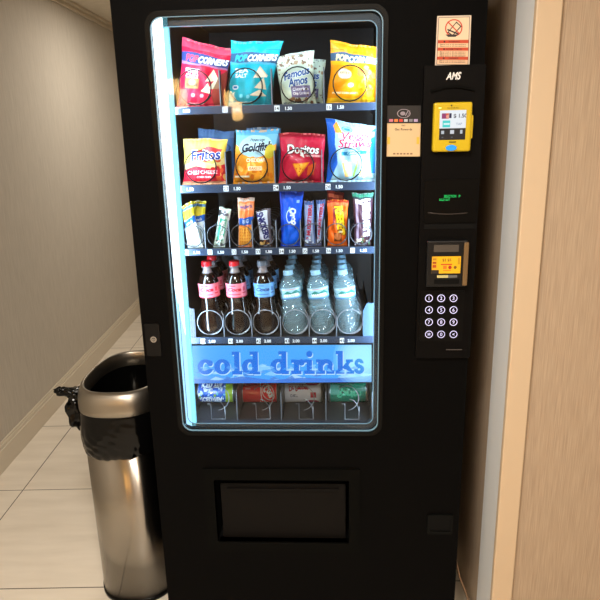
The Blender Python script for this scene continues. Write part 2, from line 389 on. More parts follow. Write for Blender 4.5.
# ================================================================== VENDING MACHINE
VM = thing('vending_machine', (0, .42, 0), 'tall black snack and drink vending machine with lit glass front, standing in the alcove', 'vending machine')
HW = .4445; TOPZ = 1.93
x0, x1, z0, z1 = -.353, .2035, .720, 1.8136                 # the window
win = rrect(x0, x1, z0, z1, .028, 8)
a = U(214, 479); b2 = U(349, 543); dx0, dx1, dz1, dz0 = a.x, b2.x, a.z, b2.z+.002
dlv = rrect(dx0, dx1, dz0, dz1, .004, 2)
MB().prism(rrect(-HW, HW, .10, TOPZ, .012, 3), 0, .022, 0, [win, dlv]).build('door', black, VM)
cb = MB()
cb.box(-HW+.004, -HW+.03, .024, .84, .10, TOPZ-.004); cb.box(HW-.03, HW-.004, .024, .84, .10, TOPZ-.004); cb.box(-HW+.03, HW-.03, .81, .84, .10, TOPZ-.004)
cb.box(-HW+.03, HW-.03, .024, .81, TOPZ-.03, TOPZ-.004); cb.box(-HW+.03, HW-.03, .16, .81, .10, .62)
cb.box(.245, HW-.03, .06, .81, .62, TOPZ-.03)
cb.build('cabinet', black, VM)
for sx_ in (-.38, .38):
    for sy2 in (.08, .76): MB().lathe([(.03, 0), (.03, .02), (.016, .024), (.016, .1)], 16, 0, (sx_, sy2, 0)).build('leg', blackm, VM)
li = MB(); li.box(x0-.012, x0-.002, .045, .8, .66, 1.895); li.box(x1+.03, x1+.04, .045, .8, .66, 1.895); li.box(x0-.002, x1+.03, .78, .79, .66, 1.895)
li.box(x0-.002, x1+.03, .045, .78, 1.885, 1.895); li.box(x0-.002, x1+.03, .045, .78, .655, .665)
li.build('liner', dark, VM)
# window rim
MB().prism(rrect(x0-.012, x1+.012, z0-.012, z1+.012, .036, 8), -.006, .002, 0, [rrect(x0-.001, x1+.001, z0-.001, z1+.001, .028, 8)]).build('window_gasket', blackg, VM)
MB().prism(rrect(x0, x1, z0, z1, .028, 8), -.0015, .004, 0, [rrect(x0+.0022, x1-.0022, z0+.0022, z1-.0022, .026, 8)]).build('window_trim', rim_m, VM)
ib = MB().prism(rrect(x0+.001, x1-.001, z0+.001, z1-.001, .028, 8), .0125, .034, 0, [rrect(x0+.012, x1-.012, z0+.016, z1-.02, .022, 8)])
ibr = ib.build('inner_border', P('blue_grey_border', (26, 40, 54), .3), VM)
MB().prism(rrect(x0+.0125, x1-.0125, z0+.0165, z1-.0205, .022, 8), .0105, .0125, 0, [rrect(x0+.0148, x1-.0148, z0+.019, z1-.0222, .020, 8)]).build('inner_edge', P('pale_inner_edge', (130, 176, 206), .25), ibr)
MB().prism(rrect(x0+.0036, x1-.0036, z0+.0036, z1-.0036, .024, 8), .006, .010).build('window_pane', glass, VM)
# LED strip down the left of the window, white diffuser beside a pale reflector
def quadbox(pts, y0_, y1_, name, mat, par):
    m = MB(); v = [(p.x, y0_, p.z) for p in pts]+[(p.x, y1_, p.z) for p in pts]
    m.add(v, [(0, 1, 2, 3), (7, 6, 5, 4), (0, 4, 5, 1), (1, 5, 6, 2), (2, 6, 7, 3), (3, 7, 4, 0)]); return m.build(name, mat, par)
Yl = .0115
ls = quadbox([U(152, 22, Yl), U(162, 17, Yl), U(185.5, 335, Yl), U(175, 290, Yl)], Yl, .03, 'led_strip', led_w, VM)
quadbox([U(175, 290, Yl), U(185.5, 335, Yl), U(192, 426, Yl), U(186.5, 424, Yl)], Yl, .03, 'led_strip_lower', P('led_strip_dimmed', (150, 205, 235), .4, emit=(160, 212, 238), es=.95), ls)  # rest of the same strip, its dimmer look put into the colour
quadbox([U(162, 17, Yl), U(167, 17, Yl), U(196, 426, Yl), U(192, 426, Yl)], Yl+.001, .026, 'led_reflector_glow', led_c, ls)  # reflector emits by itself, standing in for light caught from the strip

# ---- trays
YT = .085
def zrow(py, px=275): return U(px, py, YT).z
ROWS = [  # rail top py, rail bottom py, left px, right px, lane centres, ring radius, wire material, divider px height, pitch
    dict(t=104.5, b=112.5, l=172, r=378.5, c=[195, 246, 298, 350], R=.0435, w=wire_d, dv=.088, pitch=.075, y=180, ct=['10', '12', '14', '16'], p='1.50'),
    dict(t=183.5, b=191.5, l=178, r=377, c=[201, 252, 298, 346], R=.0425, w=wire_d, dv=.085, pitch=.075, ct=['20', '22', '24', '26'], p='1.50'),
    dict(t=247.5, b=254.5, l=183, r=375, c=[193, 218, 241.5, 264, 289, 312.5, 336.5, 361], R=.0295, w=P('grey_wire', (86, 90, 98), .35, .8), dv=.075, pitch=.05, ct=['30', '31', '32', '33', '34', '35', '36', '37'], p='1.50'),
    dict(t=336.5, b=344, l=188, r=373, c=[210.5, 238, 266, 295.5, 323, 350], R=.037, w=wire_l, dv=.06, pitch=.08, ct=['40', '41', '42', '43', '44', '45'], p='2.00'),
    dict(t=420, b=426.5, l=193, r=372, c=[215, 260, 303, 349], R=.032, w=wire_l, dv=.09, pitch=.072, ct=['50', '52', '54', '56'], p='1.25'),
]
TAGX = [[175, 225, 277, 329], [179, 226, 276, 328], [186, 210, 234, 258, 281.5, 305, 328.5, 352.5], [203, 230.5, 258.5, 287, 314.5, 342], [220.5, 242.5, 286.5, 331]]
tagw = P('tag_white', (225, 236, 245), .45)
for r in range(5):
    d = ROWS[r]; zt = zrow(d['t']); zb = zrow(d['b']); d['z'] = zt; ym = (d['t']+d['b'])/2
    xa, xb = U(d['l'], ym, YT).x, U(d['r'], ym, YT).x; xr = max(xb, .215 if r < 2 else xb)
    m = MB(); m.box(xa, xb, YT, .62, zt-.006, zt-.003); m.box(xa, xa+.0015, YT+.004, .62, zt-.003, zt+.03); m.box(xb-.0015, xb, YT+.004, .62, zt-.003, zt+.03)
    T = m.build('tray', tray_m, VM); T['_w'] = VM['_w']
    MB().box(xa, xb, YT-.004, YT-.0005, zb, zt, bev=.0008).build('price_rail', rail_m, T)
    cs = [U(c, d['t']-12, YT+.01).x for c in d['c']]
    # dividers between the lanes
    edges = [(cs[i]+cs[i+1])/2 for i in range(len(cs)-1)]
    for e in edges+([cs[-1]+(cs[-1]-cs[-2])/2] if r in (3, 4) else []):
        q = MB(); q.box(e-.0008, e+.0008, YT+.004, .60, zt-.003, zt+d['dv'], 0); q.box(e-.0013, e+.0013, YT+.001, YT+.004, zt-.003, zt+d['dv'], 1); q.build('divider', [divd, divm], T)
    for i, cx in enumerate(cs):
        R = d['R']; zc = zt+R+.004; pts = []
        if r < 4:
            n = int((.46/d['pitch'])*22)
            for k in range(n+1):
                ang = 2*math.pi*k/22; fy = .5*(max(0, ang-2*math.pi*.95))/(2*math.pi)
                yy = YT+.006+(max(0., k-21)/22.)*d['pitch']
                pts.append((cx+R*math.sin(ang)*1.0, yy, zc-R*math.cos(ang)))
            MB().tube(pts, .0016 if r < 2 else .0014, 6).build('coil', d['w'], T)
        else:
            wpt = [(cx-.022, YT+.01, zt+.048), (cx-.012, YT+.01, zt+.048), (cx-.012, YT+.01, zt-.002), (cx+.030, YT+.01, zt-.002), (cx+.030, YT+.01, zt+.04)]
            mm = MB().tube(wpt, .0013, 6)
            mm.tube([(cx+.002, YT+.012, zt+.062), (cx+.014, YT+.012, zt+.058), (cx+.024, YT+.012, zt+.045), (cx+.029, YT+.012, zt+.028), (cx+.030, YT+.012, zt)], .0012, 6)
            pts = []
            for k in range(int(.42/.072*20)+1):
                an = 2*math.pi*k/20; pts.append((cx+R*math.sin(an), YT+.06+k/20*.072, zt+R+.003-R*math.cos(an)))
            mm.tube(pts, .0013, 6); mm.build('coil', d['w'], T)
    for i, tx in enumerate(TAGX[r]):
        g = MB(); c0 = U(tx, ym, YT-.005); zc = (zt+zb)/2; hh = min((zt-zb)*.36, .0075) if r < 4 else .006; ws = .0062 if r != 4 else .006
        if r == 0 or r == 1: ws = .0068
        g.box(c0.x-ws, c0.x+ws, YT-.0062, YT-.0042, zc-hh, zc+hh, 0)
        letters(g, d['ct'][i], c0.x, zc-hh*.6, YT-.0064, hh*1.2, 1, .01)
        letters(g, d['p'], c0.x+(.030 if r != 3 and r != 4 else .026), zc-hh*.62, YT-.0046, hh*1.08, 0, .03)
        g.build('price_tag', [tagw, ink], T)
    # folded side plates that close the tray
    if r < 3:
        pl = MB(); pr = U(d['r']+1, ym, YT).x; pl.box(pr, pr+.0125, YT-.003, YT+.003, zb, zt+.088, bev=.001); pl.box(pr+.011, pr+.0125, YT, .6, zb, zt+.088)
        pl.build('side_plate', plate_m, T)
    if r == 3:
        for lx, sg in ((188, 1), (373.5, -1)):
            px_ = U(lx, 335, YT).x; W_ = .024*sg; pl = MB()
            lo = [(px_, zb), (px_+W_, zb), (px_+W_, zt+.085), (px_+W_*.5, zt+.088), (px_, zt+.105)] if sg > 0 else [(px_, zb), (px_+W_*1.25, zb), (px_+W_*1.25, zt+.075), (px_+W_*.8, zt+.098), (px_, zt+.098)]
            pl.prism(lo, YT-.002, YT+.001); pl.build('side_plate', plate_m if sg < 0 else P('dark_side_plate', (22, 34, 52), .4), T)
# ---- lit banner
BY = .075
bTL, bTR, bBR, bBL = U(192, 346, BY), U(371.5, 345, BY), U(371.5, 382, BY), U(193, 383.5, BY)
BW = (bTR.x-bTL.x); BH = (bTL.z-bBL.z); A = Art(180, 38, 540, 114, (96, 168, 226))
Yn = A.Y/38
A.c[:] = (70+70*(Yn[..., None]))*np.array([.75, 1.25, 1.75])*.0+np.array([66, 162, 234])+(1-Yn[..., None])*np.array([-8, -6, 8])
rr = np.random.RandomState(3)
# ice and snow drawn along the lower third, a cyan-white glow painted in at the right end
for k in range(46):
    x = rr.uniform(0, 180); y = rr.uniform(1, 15); A.poly([(x-rr.uniform(3, 12), y), (x+rr.uniform(-2, 3), y+rr.uniform(2, 6)), (x+rr.uniform(3, 12), y+rr.uniform(-1, 2)), (x, y-1.3)], [(150, 205, 240), (86, 150, 222), (186, 222, 244), (60, 120, 205)][k % 4], .75)
A.poly([(0, 0), (0, 5), (25, 3), (50, 7), (80, 3), (110, 5), (140, 4), (180, 6), (180, 0)], (52, 108, 204), .8)
for k in range(8): A.ell(168, 24, 26-2.6*k, 30-3*k, (200, 246, 246), 0, a=.2)
def ring(cx, cy, ro, ri, c, clip=None):
    m = np.hypot(A.X-cx, (A.Y-cy))
    k = (m <= ro) & (m >= ri)
    if clip is not None: k &= clip
    A.put(k, c)
def word(c, ox, oy):
    S = 1.0; base = 9+oy; xh = 15; ro = 7.8; ri = 2.7; cyy = base+ro
    X, Y = (A.X-ox)/.96, A.Y
    def rc(a0, b0, a1, b1): A.put((X >= a0) & (X <= a1) & (Y >= base+b0) & (Y <= base+b1), c)
    def o(cx): k = np.hypot((X-cx)*.92, Y-cyy); kk = np.hypot((X-cx)*1.25, (Y-cyy)*.72); A.put((k <= ro) & (kk >= ri+.4), c)
    def cc(cx): k = np.hypot((X-cx)*.92, Y-cyy); kk = np.hypot((X-cx)*1.25, (Y-cyy)*.72); A.put((k <= ro) & (kk >= ri+.4) & ~((X-cx > 1.5) & (np.abs(Y-cyy-.3) < 2.6)), c); A.put((np.hypot(X-cx-5, Y-cyy-3.6) < 3.0), c)
    def ll(cx): rc(cx-2.8, 0, cx+2.8, 23); rc(cx-5.4, 0, cx+5.4, 3.4); rc(cx-5.2, 19.8, cx, 23)
    def dd(cx): o(cx); rc(cx+3.2, 0, cx+8.6, 23); rc(cx, 19.8, cx+4, 23); rc(cx+7, 0, cx+11, 3.4)
    cc(14); o(32); ll(47.5); dd(61)
    dd(91)
    rc(107, 0, 112.6, 14.6); rc(104.4, 0, 115.2, 3.4); rc(104.4, 11.6, 110, 14.8); A.put(np.hypot(X-115.2, Y-base-11.8) < 3.3, c)                      # r
    rc(120.6, 0, 126.2, 14.6); rc(118, 0, 128.8, 3.4); rc(118, 11.6, 122, 14.8); A.put(np.hypot(X-123.4, Y-base-20.2) < 3.2, c)                       # i
    rc(132.4, 0, 137.8, 14.6); rc(130.4, 0, 139.8, 3.4); rc(130.4, 11.6, 134, 14.8); k = np.hypot((X-141)*.95, Y-base-8.4)
    A.put((k < 6.6) & (Y > base+8.4) & ~((k < 2.2)), c); rc(142, 0, 147.4, 9); rc(140.6, 0, 149.4, 3.4)                                             # n
    rc(153, 0, 158.2, 23); rc(150.8, 0, 160, 3.4); rc(150.8, 19.8, 155, 23); A.poly([(ox+.96*x_, base+y_) for x_, y_ in ((157, 6), (163, 13), (168, 14.8), (161, 4))], c); A.poly([(ox+.96*x_, base+y_) for x_, y_ in ((159, 9), (163.5, 9.5), (169, 2), (164, 0))], c); rc(162, 0, 170, 3); rc(161.4, 11.8, 168.5, 14.6)   # k
    for (sx1, sy1, sx2, sy2) in ((178, 12, 173.5, 13.6), (173.5, 13.6, 171.6, 10.4), (171.6, 10.4, 177.5, 6), (177.5, 6, 175.5, 1.8), (175.5, 1.8, 170.4, 3)):
        pass
    k = np.hypot((X-175)*1.0, Y-base-10.6); A.put((k < 4.6) & (k > 1.2) & ~((X > 176) & (Y < base+10.6)), c)
    k = np.hypot((X-175)*.92, Y-base-4.3); A.put((k < 4.8) & (k > 1.2) & ~((X < 173.5) & (Y > base+4.6)), c)
word((180, 220, 244), .5, -1.0); word((0, 108, 216), -.3, 0)
for k in range(9): A.ell(172, 24, 20-2.*k, 26-2.6*k, (120, 226, 236), 0, a=.045)  # the same glow painted over the last letters
for k in range(26):
    x = 8+rr.uniform(0, 165); y = rr.uniform(7, 17); A.poly([(x-rr.uniform(2, 5), y), (x, y+rr.uniform(.5, 3)), (x+rr.uniform(2, 6), y+rr.uniform(-1, 2)), (x, y-.8)], [(170, 214, 244), (110, 170, 232)][k % 2], .6)
banner_m = painted('lit_banner', .4, es=1.2, base=0, spec=.1)
bo = sheet('cold_drinks_banner', A, bTL, bTR, bBR, bBL, banner_m, VM, .003)
bf = MB(); bf.box(bTL.x-.006, bTR.x+.006, BY+.004, BY+.016, bBL.z-.002, bTL.z+.004); bf.build('banner_backing', blackm, bo)

# ---- delivery hatch
a = U(203, 468, -.001); b2 = U(360, 552, -.001)
MB().prism(rrect(a.x, b2.x, b2.z, a.z, .006, 3), -.006, 0, 0, [dlv]).build('delivery_frame', blackm, VM)
dr = MB(); dr.box(dx0-.004, dx0, .0, .12, dz0-.004, dz1+.004); dr.box(dx1, dx1+.004, .0, .12, dz0-.004, dz1+.004); dr.box(dx0, dx1, .0, .12, dz1, dz1+.004); dr.box(dx0, dx1, .0, .12, dz0-.004, dz0); dr.box(dx0-.004, dx1+.004, .12, .125, dz0-.004, dz1+.004)
dr.build('delivery_recess', darker, VM)
a = U(220.5, 482.5, .02); b2 = U(345.5, 537.5, .02)
fp = MB(); fp.prism(rrect(a.x, b2.x, b2.z, a.z, .004, 2), .016, .024); fp.box(a.x+.02, b2.x-.02, .010, .016, a.z-.022, a.z-.014, bev=.001)
fp.build('delivery_flap', P('flap_plastic', (14, 12, 11), .5, spec=.1), VM)
# ---- lock on the left stile
a = U(144.5, 323.5); b2 = U(162, 355.5)
lk = MB().prism(rrect(a.x, b2.x, b2.z, a.z, .003, 2), -.004, .0).build('lock_plate', P('lock_plate_metal', (18, 18, 19), .35, .6), VM)
k = U(153.8, 339.2, -.006)
lm = MB(); 
def disc(mb, x, z, y0_, y1_, r_, mi=0, n=24):
    mb.prism([(x+r_*math.cos(2*math.pi*i/n), z+r_*math.sin(2*math.pi*i/n)) for i in range(n)], y0_, y1_, mi)
disc(lm, k.x, k.z, -.009, -.004, .0085, 0); disc(lm, k.x, k.z, -.0096, -.009, .0055, 1); disc(lm, k.x, k.z, -.0102, -.0096, .0035, 0); lm.box(k.x-.0006, k.x+.0006, -.0106, -.0102, k.z-.0028, k.z+.0028, 1)
lm.build('lock_cylinder', [chrome, ink], lk)
# ---- control column
a = U(423.5, 66, -.004); b2 = U(484, 66, -.004); c2 = U(415.5, 357, -.004); d2 = U(470.5, 357, -.004)
X0, X1, Z1, Z0 = (a.x+c2.x)/2, (b2.x+d2.x)/2, a.z, c2.z
cpn = MB().prism(rrect(X0, X1, Z0, Z1, .004, 3), -.012, 0).build('control_panel', P('panel_plastic', (8, 7, 7), .45, spec=.08), VM)
Yp = -.012
def UP_(x, y, Y=Yp): return U(x, y, Y)
# arched brow above the reader
p0, p1, pm = UP_(431, 90), UP_(474, 89), UP_(452, 84)
m = MB(); K = 14; lo = [(p0.x+(p1.x-p0.x)*i/K, p0.z+.010*math.sin(math.pi*i/K)) for i in range(K+1)]
m.prism(lo+[(x, z-.006) for x, z in lo[::-1]], Yp-.006, Yp); m.build('brow', blackm, cpn)
m = MB(); letters(m, 'AMS', UP_(453.5, 79.3).x, UP_(453.5, 79.3).z, Yp-.0006, .0155, 0, .03, .5, .036, .3); m.build('logo', P('logo_white', (225, 225, 225), .4), cpn)
# card reader (yellow)
yel = P('yellow_plastic', (196, 168, 18), .35)
q = [UP_(433, 103), UP_(470.5, 102.5), UP_(469, 151), UP_(431, 152)]
rx0, rx1, rz1, rz0 = (q[0].x+q[3].x)/2, (q[1].x+q[2].x)/2, q[0].z, q[2].z
rd = MB(); rd.box(rx0, rx1, Yp-.022, Yp, rz0, rz1, 0, .005, seg=3); rd.box(rx1-.002, rx1+.004, Yp-.018, Yp-.002, rz0+.03, rz1-.03, 0, .002)
RD = rd.build('card_reader', yel, cpn)
Yr = Yp-.022
s1, s2 = U(440, 110.5, Yr), U(465, 139.5, Yr)
scr = Art(100, 116, 100, 116, (16, 18, 26)).rect(0, 46, 100, 116, (238, 244, 250))
scr.rect(8, 84, 24, 104, (150, 50, 110)).rect(24, 84, 34, 104, (225, 90, 60)).ell(30, 92, 6, 6, (240, 170, 150)).rect(36, 86, 44, 104, (20, 20, 70))
scr.text('$ 1.50', 78, 94, 14, (40, 40, 60)).rect(12, 50, 40, 76, (60, 215, 210)).rect(16, 60, 38, 66, (220, 250, 250)).text('TAP', 74, 62, 9, (170, 180, 200))
scr.rect(8, 24, 18, 36, (190, 200, 210)).rect(42, 24, 56, 38, (210, 215, 225)).rect(80, 24, 88, 38, (190, 200, 210)).rect(10, 8, 16, 12, (80, 85, 95)).rect(46, 8, 52, 12, (80, 85, 95))
screen_m = painted('lit_screen', .3, es=.95, base=0)
sheet('screen', scr, (s1.x, Yr-.0008, s1.z), (s2.x, Yr-.0008, s1.z), (s2.x, Yr-.0008, s2.z), (s1.x, Yr-.0008, s2.z), screen_m, RD, .0006)
u1 = U(451, 147.8, Yr); m = MB()
m.prism([(u1.x+.013*math.cos(t), u1.z+.007*math.sin(t)) for t in [2*math.pi*i/24 for i in range(24)]], Yr-.003, Yr+.002); m.build('tap_light', P('blue_lens', (30, 130, 220), .3, emit=(40, 140, 230), es=.5), RD)
m = MB(); letters(m, 'TAP SWIPE PAY', U(453, 108.6, Yr).x, U(453, 108.6, Yr).z, Yr-.0006, .0028, 0, .0); m.build('reader_marking', ink, RD); m = MB(); disc(m, U(451.5, 105.5, Yr).x, U(451.5, 105.5, Yr).z, Yr-.001, Yr, .0018); m.build('reader_sensor', ink, RD); m = MB(); m.box(U(449, 142, Yr).x, U(456, 142, Yr).x, Yr-.0006, Yr, U(449, 142.6, Yr).z, U(449, 141.6, Yr).z)
m.build('reader_slot', ink, RD)
m = MB(); ee = U(440, 108, Yr); m.box(ee.x-.003, ee.x+.003, Yr-.001, Yr, ee.z-.0012, ee.z+.0012); m.build('status_lamp', P('green_lamp', (200, 240, 140), .3, emit=(200, 250, 140), es=1.), RD)
# text display
t1, t2 = UP_(424.5, 180), UP_(475, 222)
dd_ = MB(); dd_.prism(rrect(t1.x, t2.x, t2.z, t1.z, .006, 4), Yp-.003, Yp); DD = dd_.build('display_window', blackg, cpn)
grn = P('green_segments', (20, 180, 90), .4, emit=(30, 200, 100), es=.8)
m = MB(); e1 = U(450, 197.5, Yp-.003); letters(m, 'SELECTION', e1.x, e1.z, Yp-.0035, .0062, 0, .0, .5, .030); e3 = U(459.5, 197.5, Yp-.003); letters(m, 'P', e3.x, e3.z, Yp-.0035, .0062, 0); e2 = U(444.5, 200.8, Yp-.003); letters(m, 'SOLD OUT', e2.x, e2.z, Yp-.0035, .0055, 0, .0, .5, .026)
m.build('display_text', grn, DD)
m = MB(); m.tube([(U(428+i*3.9, 212.5, Yp).x, Yp-.004, U(428+i*3.9, 212.5-.0, Yp).z-.0035*math.sin(math.pi*i/10)) for i in range(11)], .0014, 6); m.build('display_lip', P('lip_plastic', (50, 42, 38), .3), DD)
# bill validator
m = MB(); m.box(X0+.012, X1-.004, Yp-.0015, Yp, UP_(450, 229).z, UP_(450, 224).z, 0, .0006); m.build('panel_slot', darker, cpn)
q = [UP_(426.5, 240), UP_(466.5, 239.5), UP_(465, 285), UP_(425, 286)]
vx0, vx1, vz1, vz0 = (q[0].x+q[3].x)/2, (q[1].x+q[2].x)/2, q[0].z, q[2].z
VB = MB().box(vx0, vx1, Yp-.016, Yp, vz0, vz1, 0, .003).build('bill_validator', P('validator_plastic', (17, 18, 20), .3, spec=.4), cpn)
Yv = Yp-.016
m = MB(); m.box(U(463.8, 245, Yv).x, vx1+.001, Yv-.008, Yv, vz0+.004, vz1-.004, 0, .002); m.build('side_guard', P('amber_edge', (110, 86, 56), .3), VB)
m = MB(); m.box(U(434, 244, Yv).x, U(459, 244, Yv).x, Yv-.001, Yv, U(434, 252, Yv).z, U(434, 245, Yv).z); m.build('note_slot', P('slot_grey', (70, 64, 58), .4), VB)
lab = Art(60, 34, 120, 68, (224, 172, 14)).rect(0, 0, 15, 7, (40, 30, 26)).rect(0, 8, 11, 34, (214, 160, 30)).rect(2, 20, 9, 23, (150, 40, 20)).rect(2, 12, 9, 17, (170, 60, 20)).rect(2, 27, 9, 30, (170, 120, 30))
lab.text('$1 $5', 31, 27, 5.5, (120, 70, 10)).rect(19, 17, 42, 19, (190, 60, 20)).rect(24, 9, 31, 15, (230, 110, 30)).ell(38, 12, 3.6, 3.6, (170, 20, 20)).ell(49, 12, 3.2, 3.2, (120, 80, 20)).rect(54, 18, 58, 31, (190, 140, 20)).rect(24, 5, 40, 6.5, (200, 120, 20))
g = [U(432, 256.5, Yv), U(461, 256, Yv), U(461, 272.5, Yv), U(432, 273.5, Yv)]
yv2 = Yv-.0012
sheet('instruction_label', lab, (g[0].x, yv2, g[0].z), (g[1].x, yv2, g[0].z), (g[1].x, yv2, g[3].z), (g[0].x, yv2, g[3].z), cardm, VB, .001)
m = MB(); h0, h1, h2 = U(437, 276.5, Yv), U(448, 276.5, Yv), U(457, 276.5, Yv); m.box(h0.x, h1.x, Yv-.001, Yv, h0.z-.0035, h0.z+.0035, 0); m.box(h1.x, h2.x, Yv-.001, Yv, h0.z-.0035, h0.z+.0035, 1); m.box(U(434, 282, Yv).x, U(459, 282, Yv).x, Yv-.001, Yv, U(434, 284, Yv).z, U(434, 279.5, Yv).z, 2)
m.build('coin_slot', [P('pale_label', (190, 180, 120), .5), P('grey_label', (96, 96, 96), .5), darker], VB)
# keypad
kx = [428.8, 441, 453.3]; ky = [298, 309.7, 321.8, 334]; kt = ['1', '2', '3', '4', '5', '6', '7', '8', '9', '*', '0', '<']
keyl = P('key_backlight', (190, 190, 225), .4, emit=(185, 185, 235), es=.65)
a = UP_(421, 291); b2 = UP_(462, 341)
KP = MB().prism(rrect(a.x, b2.x, b2.z, a.z, .004, 3), Yp-.002, Yp).build('keypad', blackg, cpn)
for i in range(12):
    c0 = UP_(kx[i % 3], ky[i//3], Yp-.002); m = MB(); disc(m, c0.x, c0.z, Yp-.0045, Yp-.002, .0098, 0)
    n = 28; m.prism([(c0.x+.0102*math.cos(2*math.pi*j/n), c0.z+.0102*math.sin(2*math.pi*j/n)) for j in range(n)], Yp-.005, Yp-.0044, 1, [[(c0.x+.0084*math.cos(2*math.pi*j/n), c0.z+.0084*math.sin(2*math.pi*j/n)) for j in range(n)]])
    letters(m, kt[i], c0.x, c0.z-.0042 if kt[i] != '*' else c0.z-.010, Yp-.0050, .0088 if kt[i] != '*' else .014, 1, .01); m.build('key', [blackm, keyl], KP)
a = UP_(446, 349.5); b2 = UP_(462, 348.5); m = MB(); m.box(a.x, b2.x, Yp-.003, Yp, a.z-.0015, a.z+.0015, 0, .001); m.build('lower_lip', P('lip_plastic', (50, 42, 38), .3), cpn)
# coin return
a = U(427.5, 514); b2 = U(452, 533.5); ci = rrect(a.x+.008, b2.x-.006, b2.z+.010, a.z-.008, .002, 2)
CR = MB().prism(rrect(a.x, b2.x, b2.z, a.z, .004, 3), -.006, 0, 0, [ci]).build('coin_return', P('coin_return_plastic', (9, 10, 9), .5, spec=.1), VM)
m = MB(); m.prism(ci, -.002, -.0005); m.build('coin_cup', darker, CR)
# stickers
wa = Art(70, 104, 140, 208, (214, 196, 178)).rect(3, 3, 67, 101, (60, 50, 48)).rect(4, 4, 66, 100, (222, 186, 150)).rect(4, 56, 66, 100, (226, 200, 170))
wa.ell(35, 79, 18, 18, (196, 66, 40), 0, .86).poly([(22, 70), (40, 92), (51, 82), (33, 62)], (28, 24, 24)).poly([(25, 71), (40, 89), (48, 82), (33, 65)], (226, 200, 170)).band(22, 76, 46, 66, 3, (28, 24, 24)).poly([(18, 66), (44, 66), (40, 61), (24, 61)], (40, 34, 34)).band(22, 92, 48, 66, 2.2, (196, 66, 40))
for y, t in ((51, 'WARNING'), (35.5, 'ADVERTENCIA'), (16.5, 'DANGER')):
    wa.rect(4, y-3, 66, y+3, (190, 66, 34)).text(t, 37, y, 3.4, (60, 20, 16)).ell(17, y, 2, 2, (60, 20, 16))
for y in (45.5, 42, 30, 27, 24, 21.2, 11.5, 8.5):
    wa.text('Never rock or tilt this machine it', 35, y, 2.3, (90, 60, 46), wid=52)
g = [U(437.3, 16, -.002), U(471.3, 15.2, -.002), U(469.5, 66.3, -.002), U(435, 66, -.002)]
tag(sheet('warning_sticker', wa, g[0], g[1], g[2], g[3], cardm, VM, .0015), 'warning sticker showing a tipping machine struck through')
pa = Art(66, 104, 132, 208, (20, 16, 16)).rect(0, 0, 66, 68, (198, 170, 128)).rect(1.5, 1.5, 64.5, 66.5, (206, 178, 136))
pa.ell(33, 88, 13, 9, (150, 140, 150), 0, .88).ell(31, 88, 5, 4, (140, 130, 140)).band(36, 83, 41, 93, 1.4, (150, 140, 150)).band(40, 82, 45, 94, 1.2, (120, 110, 120))
for i, c in enumerate([(190, 110, 130), (210, 120, 60), (200, 60, 50), (180, 180, 190), (120, 120, 130), (170, 150, 190)]): pa.rect(5+i*9.6, 71.5, 12+i*9.6, 76.5, c)
pa.text('Get Rewards', 33, 56, 4.4, (40, 30, 26)).text('PAY', 33, 63.5, 3., (60, 44, 30)).rect(2, 26, 7, 40, (214, 176, 60)).rect(59, 26, 64, 40, (214, 176, 60))
for i in range(6): pa.rect(14+i*6.6, 4.5, 18+i*6.6, 7, (120, 90, 66))
g = [U(387, 105.5, -.002), U(421, 105.5, -.002), U(420, 156.5, -.002), U(386, 156.5, -.002)]
tag(sheet('payment_sticker', pa, g[0], g[1], g[2], g[3], cardm, VM, .0015), 'tan and black contactless payment sticker')

# ================================================================== BIN
TC = (-.614, .332); TA, TB, TN = .145, .213, 2.7
BIN = thing('trash_can', (TC[0], TC[1], 0), 'brushed steel open-top trash can with black bin liner, left of the vending machine', 'trash can')
def sup(a, z=0): return 1/((abs(math.cos(a))/TA)**TN+(abs(math.sin(a))/TB)**TN)**(1/TN)
cc = (TC[0], TC[1], 0)
MB().lathe([(.955, .012), (.958, .3), (.962, .60)], 96, 0, cc, sup).build('body', steel, BIN)
MB().lathe([(.93, .0), (.972, .002), (.972, .014), (.95, .016)], 96, 0, cc, sup).build('base_ring', blackg, BIN)
rm = MB(); pr = [(.99, .698), (1.004, .700), (1.004, .716), (.995, .736), (.97, .754), (.935, .767), (.895, .773), (.868, .773), (.852, .767), (.845, .75), (.845, .70)]
n = 96; vs = []
for r_, z in pr:
    for j in range(n): a = 2*math.pi*j/n; q = sup(a)*r_; vs.append((cc[0]+q*math.cos(a), cc[1]+q*math.sin(a), z))
fs = [(i*n+j, i*n+(j+1) % n, ((i+1) % len(pr))*n+(j+1) % n, ((i+1) % len(pr))*n+j) for i in range(len(pr)) for j in range(n)]
rm.add(vs, fs, 0, True).build('rim', steel2, BIN)
inn = MB(); vs = []; fs = []; L2 = [(.845, .72), (.795, .40), (.78, .10), (.4, .09)]
for r_, z in L2:
    for j in range(n): a = 2*math.pi*j/n; q = sup(a)*r_; vs.append((cc[0]+q*math.cos(a), cc[1]+q*math.sin(a), z))
fs = [(i*n+(j+1) % n, i*n+j, (i+1)*n+j, (i+1)*n+(j+1) % n) for i in range(3) for j in range(n)]+[tuple(3*n+j for j in range(n))]
inn.add(vs, fs, 0, True).build('inner_liner', bagm, BIN)
